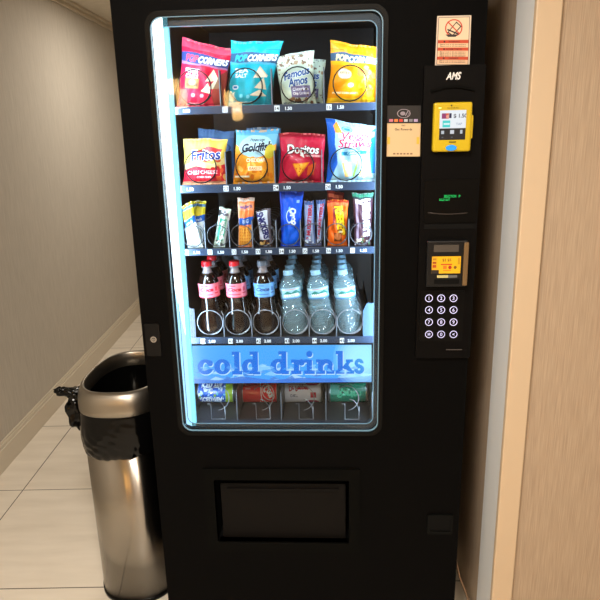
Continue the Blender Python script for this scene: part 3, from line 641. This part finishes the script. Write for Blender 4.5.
# the bag folded over outside, crumpled
n = 192; K = 26; vs = []; rr = np.random.RandomState(11); ph = rr.uniform(0, 6.3, 12)
for i in range(K):
    t = i/(K-1); z = .703-.150*t
    for j in range(n):
        a = 2*math.pi*j/n
        f1 = abs(math.sin(11*a+ph[0]+5*t+1.5*math.sin(3*a)))**.6; f2 = abs(math.sin(17*a-9*t+ph[1]+2*math.sin(4*a+6*t)))**.7; f3 = abs(math.sin(14*t+2.2*math.sin(6*a+ph[3])+ph[2]))**.5
        env = min(1, t*6)*1.0; wv = env*(.012*f1*t+.016*f2*t+.022*f3*t*t-.015)
        q = sup(a)*(.985+.045*math.sin(math.pi*t)**.6-.03*t**3+wv); vs.append((cc[0]+q*math.cos(a), cc[1]+q*math.sin(a), z-.005*math.sin(3*a+1)*t))
fs = [(i*n+j, i*n+(j+1) % n, (i+1)*n+(j+1) % n, (i+1)*n+j) for i in range(K-1) for j in range(n)]
# gathered knot of spare bag at the left: a soft hanging bulge and two tied ears
def blob(mb, c, rx, ry, rz, seed, amp=.18, n1=28, n2=20):
    r_ = np.random.RandomState(seed); p_ = r_.uniform(0, 6.3, 6); v = []; 
    for i in range(n2+1):
        th = math.pi*i/n2
        for j in range(n1):
            a = 2*math.pi*j/n1; k = 1+amp*math.sin(5*a+p_[0]+3*math.cos(th))*math.sin(th)+amp*.7*math.sin(7*th+p_[1]+2*a)
            v.append((c[0]+rx*k*math.sin(th)*math.cos(a), c[1]+ry*k*math.sin(th)*math.sin(a), c[2]+rz*k*math.cos(th)))
    mb.add(v, [(i*n1+j, (i+1)*n1+j, (i+1)*n1+(j+1) % n1, i*n1+(j+1) % n1) for i in range(n2) for j in range(n1)], 0, True)
lb = MB().add(vs, fs, 0, True)
lb.build('bin_liner', bagm, BIN)
kn = MB(); blob(kn, (-.776, .27, .658), .034, .05, .066, 4, .16); blob(kn, (-.768, .26, .715), .026, .035, .024, 9, .2)
blob(kn, (-.788, .24, .734), .046, .022, .013, 12, .14); blob(kn, (-.815, .236, .742), .017, .016, .009, 5, .2)
kn.build('liner_knot', bagm, BIN)
# loose cord in the gap at the right of the machine
g = [U(456, 560, .02), U(460, 578, .02), U(465, 590, .0), U(470, 604, -.02)]
tag(MB().tube([p for p in g], .0025, 8).build('power_cord', P('brown_cord', (110, 84, 60), .4)), 'thin brown cord in the gap between the vending machine and the alcove wall', 'cord')

# ================================================================== THE GOODS
YB = YT+.036
def bz(r): return ROWS[r]['z']-.0022
# --- row 1
def popcorners(base, hi, navy, kind, sub, extra):
    a = Art(100, 135, 120, 162, base); a.rect(0, 118, 100, 135, hi).rect(0, 116.5, 100, 118, tuple(int(c*.8) for c in base))
    a.poly([(0, 92), (0, 108), (30, 113), (70, 110), (100, 106), (100, 88), (60, 92), (25, 90)], navy)
    a.poly([(0, 86), (0, 92), (25, 90), (60, 92), (100, 88), (100, 84), (60, 88)], (120, 160, 200), .6)
    a.text('POP', 24, 100, 12, extra, 2, .25, 27, .05); a.text('CORNERS', 68, 100, 12.5, (240, 244, 248), 1, .25, 60, .04)
    a.text(kind, 27, 75, 8, (250, 240, 240), 0, 0, 30, .03).text(sub, 27, 64, 8, (250, 240, 240), 0, 0, 26, .03)
    return a
a1 = popcorners((214, 26, 62), (238, 66, 92), (48, 62, 118), 'SWEET', 'CHILI', (236, 60, 80))
a1.rect(14, 40, 44, 60, (214, 120, 70)).rect(16, 44, 42, 50, (120, 90, 60)).ell(29, 52, 8, 6, (236, 190, 120))
for p in ([(58, 56), (72, 84), (86, 60)], [(50, 34), (64, 52), (70, 30)], [(66, 40), (80, 66), (90, 42)]): a1.poly(p, (206, 206, 160)).poly([(x*.96+2, y*.94+3) for x, y in p], (226, 222, 190))
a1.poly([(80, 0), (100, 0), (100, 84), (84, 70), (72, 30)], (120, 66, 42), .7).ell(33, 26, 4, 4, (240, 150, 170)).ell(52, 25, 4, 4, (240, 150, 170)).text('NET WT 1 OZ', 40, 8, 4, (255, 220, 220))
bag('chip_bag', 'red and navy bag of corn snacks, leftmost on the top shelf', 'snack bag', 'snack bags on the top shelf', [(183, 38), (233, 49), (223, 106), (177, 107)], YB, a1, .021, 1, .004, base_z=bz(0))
a2 = popcorners((10, 172, 196), (30, 200, 222), (40, 84, 120), 'SEA', 'SALT', (40, 178, 200))
for p in ([(56, 60), (66, 84), (88, 62)], [(60, 38), (78, 60), (86, 34)], [(50, 22), (72, 34), (88, 20)]): a2.poly(p, (214, 196, 160)).poly([(x*.96+2, y*.92+3) for x, y in p], (238, 226, 200))
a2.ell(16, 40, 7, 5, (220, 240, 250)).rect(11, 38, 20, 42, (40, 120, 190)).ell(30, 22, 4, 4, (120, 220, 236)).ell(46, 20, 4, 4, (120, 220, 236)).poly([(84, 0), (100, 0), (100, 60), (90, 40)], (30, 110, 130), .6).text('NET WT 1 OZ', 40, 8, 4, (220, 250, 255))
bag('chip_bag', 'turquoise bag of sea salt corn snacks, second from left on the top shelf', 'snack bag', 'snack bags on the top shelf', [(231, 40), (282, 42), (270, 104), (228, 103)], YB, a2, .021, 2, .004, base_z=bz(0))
def amos():
    a = Art(100, 125, 116, 144, (206, 218, 196)); a.blobs(26, 0, 78, 100, 125, 5, [(132, 104, 84), (170, 140, 110)]).blobs(20, 0, 80, 100, 122, 2, [(90, 66, 52)])
    a.ell(52, 62, 44, 34, (196, 214, 200)).text('Famous', 52, 76, 17, (24, 84, 160), 8, .25, 74, .03, (226, 236, 236), 1.6).text('Amos', 54, 57, 19, (24, 84, 160), 6, .25, 58, .03, (226, 236, 236), 1.6)
    a.rect(32, 18, 88, 46, (120, 110, 150)).text('Chocolate', 60, 38, 7, (236, 236, 244), 0, 0, 46).text('Chip Cookies', 60, 28, 6, (236, 236, 244), 0, 0, 46)
    a.blobs(10, 24, 2, 100, 16, 6, [(150, 110, 74), (120, 84, 56)]).blobs(14, 60, 10, 100, 40, 2.4, [(90, 62, 40), (200, 180, 150)]).text('NET WT 2 OZ', 22, 6, 4, (40, 80, 120)); return a
aa = amos()
o = bag('cookie_bag', 'pale green bag of chocolate chip cookies standing behind the front one on the top shelf', 'snack bag', 'cookie bags on the top shelf', [(283, 57), (325, 59), (323, 104), (286, 104)], YB+.075, aa, .018, 4, .004, base_z=bz(0))
bag('cookie_bag', 'pale green bag of chocolate chip cookies, front one on the top shelf', 'snack bag', 'cookie bags on the top shelf', [(274, 57), (313, 50), (316, 104), (283, 104)], YB, aa, .019, 3, .004, base_z=bz(0))
a3 = popcorners((238, 148, 6), (244, 158, 20), (58, 84, 108), '', '', (244, 226, 150))
a3.rect(0, 84, 100, 92, (238, 168, 8)).blobs(9, 60, 60, 92, 84, 8, [(216, 128, 60), (246, 200, 110), (226, 150, 70)]).ell(30, 66, 14, 11, (196, 190, 170)).ell(30, 66, 11, 8, (230, 210, 170)).text('KETTLE', 30, 68, 4, (120, 80, 60)).blobs(10, 50, 20, 96, 58, 7, [(250, 206, 50), (240, 180, 20), (252, 216, 90)]).ell(44, 42, 6, 5, (250, 230, 180)).rect(0, 2, 100, 14, (248, 200, 40), .7).text('POPPED CORN SNACK', 34, 24, 4, (255, 240, 200), 0, 0, 50)
bag('chip_bag', 'yellow bag of corn snacks standing behind the front one on the top shelf', 'snack bag', 'yellow snack bags on the top shelf', [(335, 43), (382, 50), (380, 104), (334, 104)], YB+.075, a3, .016, 6, .004, base_z=bz(0))
bag('chip_bag', 'yellow bag of corn snacks with grey banner, rightmost on the top shelf', 'snack bag', 'yellow snack bags on the top shelf', [(331, 40), (378, 47), (379, 104), (327, 104)], YB, a3, .021, 5, .004, base_z=bz(0))
# --- row 2
bb = Art(100, 125, 60, 70, (72, 112, 168)).rect(0, 108, 100, 125, (96, 138, 190)).ell(50, 84, 42, 16, (50, 70, 110), 0, .9)
bag('chip_bag', 'blue snack bag standing behind the yellow and red corn chip bag', 'snack bag', 'snack bags on the second shelf', [(198, 129), (234, 131), (236, 183), (200, 183)], YB+.075, bb, .015, 8, .003, base_z=bz(1))
a4 = Art(100, 105, 118, 124, (232, 204, 88)); a4.poly([(0, 0), (0, 34), (30, 46), (70, 40), (100, 48), (100, 0)], (214, 30, 48)).poly([(0, 46), (30, 56), (70, 48), (100, 64), (100, 50), (70, 36), (30, 44), (0, 34)], (240, 210, 140))
a4.blobs(10, 70, 4, 100, 60, 8, [(190, 40, 36), (226, 90, 50), (240, 170, 90)]).poly([(14, 60), (30, 76), (60, 88), (92, 82), (84, 60), (56, 52)], (214, 30, 60), .8).text('Fritos', 54, 69, 23, (24, 54, 160), 4, .15, 70, .02, (240, 244, 250), 1.2)
a4.poly([(4, 18), (4, 34), (88, 38), (88, 20)], (204, 20, 44)).text('CHILI CHEESE', 46, 29, 8, (252, 226, 226), 1, 0, 72, .0).text('CORN CHIPS', 50, 18, 4, (252, 226, 226)).rect(0, 0, 100, 8, (236, 190, 140), .8)
bag('chip_bag', 'yellow and red bag of corn chips, leftmost on the second shelf', 'snack bag', 'snack bags on the second shelf', [(184, 139), (227, 139), (226, 184), (183, 184)], YB, a4, .02, 7, .003, base_z=bz(1))
b5 = Art(100, 125, 50, 60, (96, 140, 190)).rect(20, 112, 60, 125, (200, 214, 226))
bag('snack_bag', 'blue snack bag half hidden behind the orange cracker bag', 'snack bag', 'snack bags on the second shelf', [(247, 127), (280, 128), (282, 183), (246, 183)], YB+.075, b5, .014, 10, .003, base_z=bz(1))
a5 = Art(100, 125, 118, 148, (236, 150, 40)); a5.rect(0, 78, 100, 125, (120, 190, 222)).poly([(0, 70), (0, 92), (50, 66), (100, 92), (100, 70)], (240, 170, 60)).rect(0, 114, 100, 125, (90, 172, 214)).ell(50, 88, 40, 26, (170, 214, 232)).text('Pepperidge', 54, 103, 6, (40, 50, 70), 0, .2, 36)
a5.text('Goldfish', 54, 86, 18, (24, 34, 60), 3, .2, 72, .04, (200, 228, 240), 1.4).blobs(26, 4, 4, 96, 66, 7.5, [(244, 170, 50), (226, 122, 20), (248, 196, 90), (214, 106, 20)], .55).text('CHEDDAR', 54, 56, 8, (255, 240, 210), 0, 0, 48, .03).rect(36, 32, 70, 42, (250, 226, 180)).text('BAKED', 53, 37, 6, (200, 90, 20)).ell(86, 74, 12, 16, (214, 196, 60)).rect(4, 16, 40, 20, (250, 230, 200))
bag('snack_bag', 'orange and light blue bag of cheese crackers, second from left on the second shelf', 'snack bag', 'snack bags on the second shelf', [(236, 130), (278, 129.5), (274.5, 184), (233.5, 184)], YB, a5, .02, 9, .003, base_z=bz(1))
a6 = Art(112, 118, 132, 140, (188, 20, 58)); a6.rect(0, 108, 112, 118, (150, 22, 44)).text('Doritos', 58, 80, 19, (250, 250, 250), 0, .1, 80, .02, (24, 10, 16), 1.5)
a6.poly([(50, 66), (58, 74), (62, 60)], (245, 245, 245)).poly([(32, 46), (76, 50), (50, 14)], (226, 128, 20)).poly([(36, 44), (70, 47), (50, 20)], (244, 170, 50)).blobs(8, 40, 24, 64, 44, 2, [(200, 80, 20)]).poly([(72, 40), (92, 50), (86, 20), (70, 18)], (214, 90, 30)).rect(74, 62, 100, 68, (240, 130, 150)).text('NACHO CHEESE', 87, 65, 4, (255, 230, 230)).poly([(0, 0), (34, 46), (20, 0)], (214, 40, 70), .6).rect(10, 0, 84, 3, (230, 200, 200))
bag('chip_bag', 'dark red bag of tortilla chips with white lettering, third from left on the second shelf', 'snack bag', 'snack bags on the second shelf', [(279.5, 133), (325, 133.5), (324, 182), (279.5, 182)], YB, a6, .021, 11, .003, base_z=bz(1))
a7 = Art(112, 132, 132, 156, (168, 218, 240)); a7.poly([(0, 0), (0, 132), (20, 132), (16, 80), (22, 40), (8, 0)], (20, 96, 206)).poly([(112, 20), (112, 132), (98, 120), (94, 70), (100, 20)], (24, 110, 210)).poly([(14, 118), (22, 128), (34, 106), (18, 104)], (236, 152, 40)).ell(44, 116, 12, 6, (60, 140, 150), 0, .8).ell(44, 116, 8, 3, (60, 140, 150))
a7.poly([(24, 94), (24, 102), (104, 118), (104, 106)], (206, 232, 244)).text('Veggie', 66, 105, 15, (206, 40, 84), 8, .35, 66, .02).text('Straws', 60, 87, 17, (206, 40, 84), 6, .35, 76, .02).text('SEA SALT', 60, 76, 4.5, (40, 130, 150), 3).poly([(30, 58), (30, 66), (88, 74), (88, 66)], (20, 130, 176)).text('GARDEN', 58, 66, 5, (190, 232, 240), 6)
for (x, y, x2, y2, c) in ((34, 44, 44, 12, (240, 180, 100)), (40, 48, 48, 12, (246, 200, 130)), (50, 46, 54, 14, (200, 226, 130)), (68, 50, 60, 12, (170, 214, 110)), (86, 44, 74, 14, (250, 220, 120)), (92, 36, 82, 10, (250, 206, 130))): a7.band(x, y, x2, y2, 5, c)
a7.rect(14, 0, 104, 8, (206, 232, 240), .8)
b8 = Art(112, 132, 50, 60, (30, 110, 190)).rect(0, 120, 112, 132, (80, 150, 210))
bag('snack_bag', 'blue snack bag standing behind the pale blue veggie snack bag', 'snack bag', 'snack bags on the second shelf', [(336, 122), (383, 128), (382, 183), (334, 183)], YB+.075, b8, .014, 13, .003, base_z=bz(1))
bag('snack_bag', 'pale blue bag of veggie snacks with pink lettering, rightmost on the second shelf', 'snack bag', 'snack bags on the second shelf', [(327, 119), (379, 126), (375.5, 183), (327, 183)], YB, a7, .023, 12, .003, base_z=bz(1))
# --- row 3: packets and bars
YS = YT+.028
def bar(name, label, q, art, seed, Y=YS, T=.011, grp='packets and candy bars on the third shelf'):
    return bag(name, label, 'snack packet' if name != 'candy_bar' else 'candy bar', grp, q, Y, art, T, seed, .003, .05, .7, base_z=bz(2))
c1 = Art(40, 110, 48, 128, (228, 236, 238)); c1.rect(0, 72, 40, 110, (236, 212, 50)).rect(0, 96, 40, 103, (90, 130, 170)).poly([(0, 52), (0, 68), (40, 78), (40, 62)], (36, 96, 190)).text('snack', 20, 64, 7, (230, 240, 250), 12).ell(20, 26, 18, 21, (206, 226, 220)).ell(20, 26, 15, 18, (232, 240, 230)).blobs(14, 8, 10, 32, 42, 1.4, [(170, 200, 190)])
bar('snack_packet', 'yellow, blue and white packet standing behind the leftmost one on the third shelf', [(193, 201), (205.5, 201), (205, 247), (193, 247)], c1, 22, YS+.05)
bar('snack_packet', 'yellow, blue and white cookie packet, leftmost on the third shelf', [(181.5, 206), (191.5, 201.5), (203, 248), (188, 248)], c1, 21)
c2 = Art(34, 110, 40, 128, (196, 216, 204)); c2.blobs(12, 0, 82, 34, 110, 6, [(40, 40, 46), (210, 216, 220), (96, 90, 100)]).rect(6, 20, 28, 80, (60, 150, 120)).text('granola', 17, 50, 13, (232, 244, 238), 90, 0, 54, .05).blobs(10, 0, 0, 34, 20, 4, [(70, 60, 60), (220, 226, 220)]).rect(30, 10, 34, 100, (236, 240, 240))
bar('snack_packet', 'slim white and green packet leaning right, second from left on the third shelf', [(219.5, 207), (231, 209), (225, 248), (213.5, 248)], c2, 23)
c3 = Art(42, 112, 52, 132, (240, 130, 66)); c3.rect(2, 84, 40, 100, (236, 150, 110)).text('wafers', 21, 93, 8, (60, 70, 150), 3).poly([(0, 50), (0, 66), (42, 70), (42, 52)], (34, 96, 196)).text('BIG', 21, 60, 8, (200, 224, 250)).rect(4, 2, 38, 46, (240, 170, 70))
for i in range(5):
    for j_ in range(6): c3.rect(6+i*6.4, 4+j_*7, 9.4+i*6.4, 8+j_*7, (206, 112, 30))
c3.rect(0, 104, 42, 112, (214, 200, 190)).rect(0, 0, 3, 112, (240, 200, 180), .7)
bar('snack_packet', 'orange wafer packet with a blue band, third from left on the third shelf', [(237.5, 197.5), (254.5, 198), (252.5, 247), (238.5, 247)], c3, 24)
c4 = Art(36, 100, 44, 118, (46, 34, 44)); c4.rect(3, 20, 30, 96, (196, 204, 222)).text('SNICKERS', 16, 58, 15, (30, 34, 100), -78, .1, 74, .06).rect(28, 0, 36, 100, (90, 84, 96)).blobs(10, 2, 0, 34, 18, 5, [(222, 180, 110), (150, 100, 60), (60, 40, 34)])
bar('candy_bar', 'dark brown and white candy bar with blue lettering, fourth from left on the third shelf', [(255.5, 211), (270.5, 208), (272.5, 247.5), (260, 247.5)], c4, 25)
c5 = Art(46, 112, 56, 136, (14, 84, 226)); c5.rect(0, 104, 46, 112, (20, 60, 180)).text('Oreo', 29, 62, 13, (230, 240, 255), -80, 0, 34, .05).ell(20, 62, 7, 14, (200, 226, 255), 0, .78).rect(34, 90, 40, 96, (150, 190, 250)).ell(22, 22, 19, 21, (10, 96, 236)).ell(20, 78, 2, 3, (120, 200, 255)).poly([(0, 0), (0, 112), (5, 112), (7, 50), (4, 0)], (10, 60, 190))
bar('snack_packet', 'bright blue cookie packet, fourth from right on the third shelf', [(280, 191.5), (303.5, 191), (300, 248), (281, 248)], c5, 26, T=.013)
def musk(c): 
    a = Art(26, 100, 34, 118, c); a.rect(3, 8, 22, 96, (150, 170, 210)).text('3 MUSKETEERS', 13, 54, 9, (176, 40, 70), 84, 0, 78, .05).rect(0, 92, 26, 100, (60, 90, 150)).blobs(8, 2, 0, 24, 20, 4, [(214, 226, 240), (110, 120, 160)]); return a
bar('candy_bar', 'silver-blue candy bar, left one of the pair beside the bright blue packet', [(304, 201), (313.5, 201), (316, 248), (304.5, 248)], musk((90, 116, 170)), 27, T=.009)
bar('candy_bar', 'silver-blue candy bar with dark edge, right one of the pair beside the orange bar', [(316, 199.5), (325.5, 200.5), (321.5, 248), (316.8, 248)], musk((50, 60, 110)), 28, YS+.004, T=.008)
c7 = Art(44, 104, 54, 126, (240, 102, 20)); c7.rect(0, 98, 44, 104, (180, 50, 16)).rect(0, 90, 44, 98, (236, 110, 60)).rect(12, 50, 16, 84, (150, 40, 60)).text("REESE'S", 28, 58, 15, (250, 206, 30), -82, .1, 66, .06, (90, 40, 20), 1.4).rect(14, 10, 32, 30, (120, 60, 24)).ell(23, 22, 8, 8, (190, 110, 60)).rect(26, 30, 34, 34, (236, 226, 200))
bar('candy_bar', 'dark red candy bar standing behind the orange one', [(327, 191), (344, 192), (345, 247), (329, 247)], Art(40, 100, 30, 60, (120, 24, 20)).rect(4, 88, 36, 94, (200, 90, 60)), 30, YS+.05)
bar('candy_bar', 'orange peanut butter candy bar with yellow lettering, second from right on the third shelf', [(327, 200), (348, 200), (347, 248), (328, 248)], c7, 29)
c8 = Art(44, 112, 54, 136, (70, 44, 56)); c8.rect(0, 104, 44, 112, (60, 140, 110)).rect(0, 100, 44, 104, (30, 60, 60)).rect(5, 10, 11, 98, (150, 130, 150)).text("HERSHEY'S", 30, 60, 15, (226, 226, 232), -88, 0, 80, .06).blobs(10, 4, 0, 40, 22, 4, [(226, 220, 210), (120, 90, 70), (90, 120, 90)]).rect(5, 90, 20, 98, (220, 214, 220))
bar('candy_bar', 'dark brown candy bar with green top and white lettering, rightmost on the third shelf', [(352.5, 193), (373.5, 193), (371, 247.5), (354.5, 247.5)], c8, 31)

# --- row 4: bottles
Z4 = ROWS[3]['z']-.0022
cs4 = [U(c, 324, YT+.01).x for c in ROWS[3]['c']]; YBOT = YT+.047
def coke_bottle(loc, label, cap, labc, inkc, word_):
    t = thing('soda_bottle', loc, label, 'bottle', 'soda bottles on the fourth shelf')
    pr = [(.022, .0), (.031, .002), (.0352, .012), (.0362, .028), (.0352, .046), (.0325, .066), (.0290, .084), (.0278, .098), (.0284, .110), (.0297, .118), (.0297, .160), (.0285, .166), (.0245, .177)]
    def flut(a, z): return 1-.03*max(0, math.sin(math.pi*min(1, z/.09)))*(.5+.5*math.cos(10*a+25*z)) if z < .09 else 1
    L = Vector(loc)
    m = MB().lathe([(r, z) for r, z in pr]+[(.0200, .184), (.0162, .189)], 40, 0, L, flut); m.build('body', cola, t)
    MB().lathe([(.0160, .189), (.0130, .195), (.0122, .200), (.0122, .206), (.0158, .207), (.0158, .209), (.0120, .210), (.012, .214)], 28, 0, L).build('neck', neckm, t)
    m = MB().lathe([(.0140, .2095), (.0146, .2105), (.0146, .223), (.0135, .2245)], 36, 0, L, lambda a, z: 1+.012*math.cos(36*a)); m.build('cap', cap, t)
    ar = Art(100, 46, 200, 60, labc); 
    for i in range(3):
        ox = i*33.3; ar.rect(ox, 0, ox+33.3, 3, inkc, .5).text(word_, ox+13, 27, 11, inkc, 0, .35, 22, .05).rect(ox+26, 12, ox+32, 16, inkc).rect(ox+27, 20, ox+31, 34, inkc, .6).rect(ox+3, 9, ox+22, 12, inkc, .7).rect(ox+4, 37, ox+15, 41, inkc, .7)
    n, k = 200, 60; V = []; th0 = math.radians(-140)
    for j_ in range(k+1):
        z = .118+.042*j_/k
        for i in range(n+1):
            a = th0+2*math.pi*i/n; V.append((L.x+.0301*math.cos(a), L.y+.0301*math.sin(a), L.z+z))
    np_mesh('label', V, grid_faces(n, k), ar.colors(), print_m, t)
    return t
red = P('red_cap', (206, 22, 34), .35); grey = P('grey_cap', (96, 104, 116), .35)
pink = (236, 96, 120); lblue = (120, 176, 232)
kb = [((0, 0), 'red-labelled cola bottle with red cap, front of the leftmost bottle lane', red, (240, 132, 150), (196, 20, 44)),
      ((1, 0), 'red-labelled cola bottle with red cap, front of the second bottle lane', red, (240, 132, 150), (196, 20, 44)),
      ((2, 0), 'cola bottle with light blue label and grey cap, front of the third bottle lane', grey, (112, 172, 232), (50, 84, 150))]
fr_ = []
for (l, k), s, cp_, lc, ic in kb:
    fr_.append(coke_bottle((cs4[l], YBOT, Z4), s, cp_, lc, ic, 'Coca')); fr_[-1].rotation_euler = (0, math.radians(-2.2), 0); fr_[-1].scale = (1, 1, .965)

for k in (1, 2):
    dup(fr_[0], (cs4[0], YBOT+.08*k, Z4), 'red-capped cola bottle, %s in the leftmost bottle lane' % ['', 'second', 'third from the front'][k])
    dup(fr_[2], (cs4[2], YBOT+.08*k, Z4), 'grey-capped cola bottle, %s in the third bottle lane' % ['', 'second', 'third from the front'][k])
    dup(fr_[2], (cs4[1], YBOT+.08*k, Z4), 'grey-capped cola bottle, %s in the second bottle lane' % ['', 'second behind the red-capped one', 'third from the front'][k])
def water_bottle(loc, label):
    t = thing('water_bottle', loc, label, 'bottle', 'water bottles on the fourth shelf'); L = Vector(loc)
    pr = [(.014, .004), (.026, .0), (.0325, .004)]
    for i in range(31):
        z = .008+.080*i/30; pr.append((.0348-.0000*i+.0016*math.cos(2*math.pi*i/3.2)-.0025*max(0, (i-20)/10), z))
    rj = np.random.RandomState(2); jit = rj.uniform(-.055, .035, (80, 44))
    MB().lathe(pr, 44, 0, L, lambda a, z: 1+(jit[int(z*600) % 80, int(round(a/(2*math.pi)*44)) % 44] if .008 < z < .088 else 0), False).build('body', clearp, t)
    pr2 = [(.0318, .088), (.0300, .092), (.0300, .108), (.0312, .111), (.0300, .114), (.0300, .148), (.0305, .150)]+[(.0296-.0168*(i/8)**1.3+.0008*(i % 2), .152+.026*i/8) for i in range(9)]+[(.0124, .184)]
    MB().lathe(pr2, 40, 0, L, lambda a, z: 1+(jit[int(z*600) % 80, int(round(a/(2*math.pi)*40)) % 44]*.5 if .15 < z < .175 else 0), False).build('shoulder', clearp, t)
    MB().lathe([(.0128, .1835), (.0150, .184), (.0150, .186), (.0140, .1865), (.0143, .197), (.0130, .198)], 32, 0, L, lambda a, z: 1+.012*math.cos(32*a)).build('cap', P('pale_blue_cap', (150, 196, 226), .35), t)
    ar = Art(100, 36, 200, 40, (150, 196, 214))
    for i in range(3):
        ox = i*33.3; ar.poly([(ox, 14), (ox+10, 26), (ox+16, 20), (ox+24, 28), (ox+33, 14)], (30, 130, 120)).text('WATER', ox+16, 12, 8, (236, 246, 250), 0, 0, 26, .06).rect(ox, 28, ox+33.3, 33, (206, 224, 236)).rect(ox+6, 30, ox+24, 31.5, (196, 90, 90)).rect(ox, 0, ox+33.3, 4, (70, 130, 190))
    n, k = 200, 40; V = []
    for j_ in range(k+1):
        for i in range(n+1):
            a = math.radians(-140)+2*math.pi*i/n; V.append((L.x+.0309*math.cos(a), L.y+.0309*math.sin(a), L.z+.114+.034*j_/k))
    np_mesh('label', V, grid_faces(n, k), ar.colors(), print_m, t)
    return t
w0 = water_bottle((cs4[3], YBOT, Z4), 'clear water bottle at the front of the fourth bottle lane, beside the blue-labelled cola')
w0.rotation_euler = (math.radians(-2), math.radians(-6.5), 0); w0.scale = (1, 1, .94)
pos = ['front', 'second from front', 'third from front', 'fourth from front']
ln = ['water lane nearest the cola', 'middle of the three water lanes', 'rightmost water lane']
for l in range(3):
    for k in range(4):
        if l == 0 and k == 0: continue
        dup(w0, (cs4[3+l], YBOT+.072*k, Z4), 'clear water bottle, %s in the %s' % (pos[k], ln[l]))
# --- row 5: cans lying on their sides
Z5 = ROWS[4]['z']-.0022
def can(xa, xb, label, art, endc):
    yc = YT+.135; R = .033; pa_, pb_ = U(xa, 392, yc-.02), U(xb, 392, yc-.02); xm = (pa_.x+pb_.x)/2; hl = (pb_.x-pa_.x)/2
    t = thing('drink_can', (xm, yc, Z5), label, 'can', 'drink cans on the bottom shelf'); zc = Z5+R
    n, k = art.nx, art.ny; V = []; 
    for j_ in range(k+1):
        a = math.radians(200)-2*math.pi*j_/k
        for i in range(n+1):
            V.append((xm-hl+.007+(2*hl-.014)*i/n, yc+R*math.sin(a-math.pi/2)*1., zc+R*math.cos(a-math.pi/2)))
    np_mesh('printed_wall', V, grid_faces(n, k, 0, True), art.colors(), canm, t)
    for sg, nm_ in ((-1, 'can_base'), (1, 'can_lid')):
        m = MB(); M_ = Matrix.Translation((xm+sg*(hl-.007), yc, zc)) @ Matrix.Rotation(sg*math.pi/2, 4, 'Y')
        q = MB().lathe([(R, 0), (R-.002, .003), (.0275, .0062), (.0278, .007), (.0262, .007), (.0255, .004)], 36)
        m.add([M_ @ v for v in q.v], q.f, 0, True); m.build(nm_, alu, t)
    return t
canm = painted('printed_can', .25, coat=.3)
k1 = Art(115, 200, 120, 200, (36, 96, 196)); k1.rect(92, 0, 115, 200, (150, 180, 50))
k1.blobs(150, 0, 0, 92, 200, 6, [(206, 226, 240), (30, 60, 170), (110, 190, 220), (226, 236, 240)], .6).rect(0, 0, 92, 12, (90, 150, 70)).blobs(30, 0, 110, 100, 190, 5, [(150, 190, 60), (40, 70, 130)]); 
for i in range(4): k1.text('ICED TEA', 46, 25+50*i, 18, (230, 240, 250), 0, 0, 70, .05, (30, 50, 140), 2)
k2 = Art(115, 200, 120, 200, (228, 34, 38))
for i in range(3):
    k2.text('Coca', 86, 33+66*i, 22, (240, 236, 236), 62, .35, 40, .05).ell(86, 33+66*i, 19, 30, (240, 236, 236), -28, .9).rect(8, 20+66*i, 26, 24+66*i, (236, 150, 150)).band(58, 66*i, 66, 66*i+66, 2.5, (240, 230, 230))
k3 = Art(115, 200, 120, 200, (228, 232, 246))
for i in range(3): k3.text('Dr Pepper', 44, 22+66*i, 15, (176, 30, 70), 0, .1, 64, .04).rect(82, 34+66*i, 100, 50+66*i, (196, 36, 60)).text('DIET', 30, 44+66*i, 8, (120, 130, 160)).rect(10, 6+66*i, 100, 8+66*i, (150, 90, 130)).ell(88, 3+66*i, 22, 9, (170, 40, 80))
k4 = Art(115, 200, 120, 200, (14, 110, 84))
for i in range(3): k4.text('Sprite', 60, 40+66*i, 20, (60, 170, 130), 0, .1, 80, .05).rect(0, 10+66*i, 30, 40+66*i, (70, 150, 130)).blobs(8, 10, 66*i, 105, 66*i+60, 4, [(60, 160, 120), (10, 70, 60), (120, 200, 180)])
can(196.5, 235, 'blue and white can with yellow-green end, leftmost of the lying cans', k1, 0)
can(241, 279, 'red cola can with white script, second of the lying cans', k2, 0)
can(283, 323, 'pale silver-pink can with red print, third of the lying cans', k3, 0)
can(328, 368, 'green can, rightmost of the lying cans', k4, 0)
for o in bpy.data.objects:
    if '_w' in o: del o['_w']
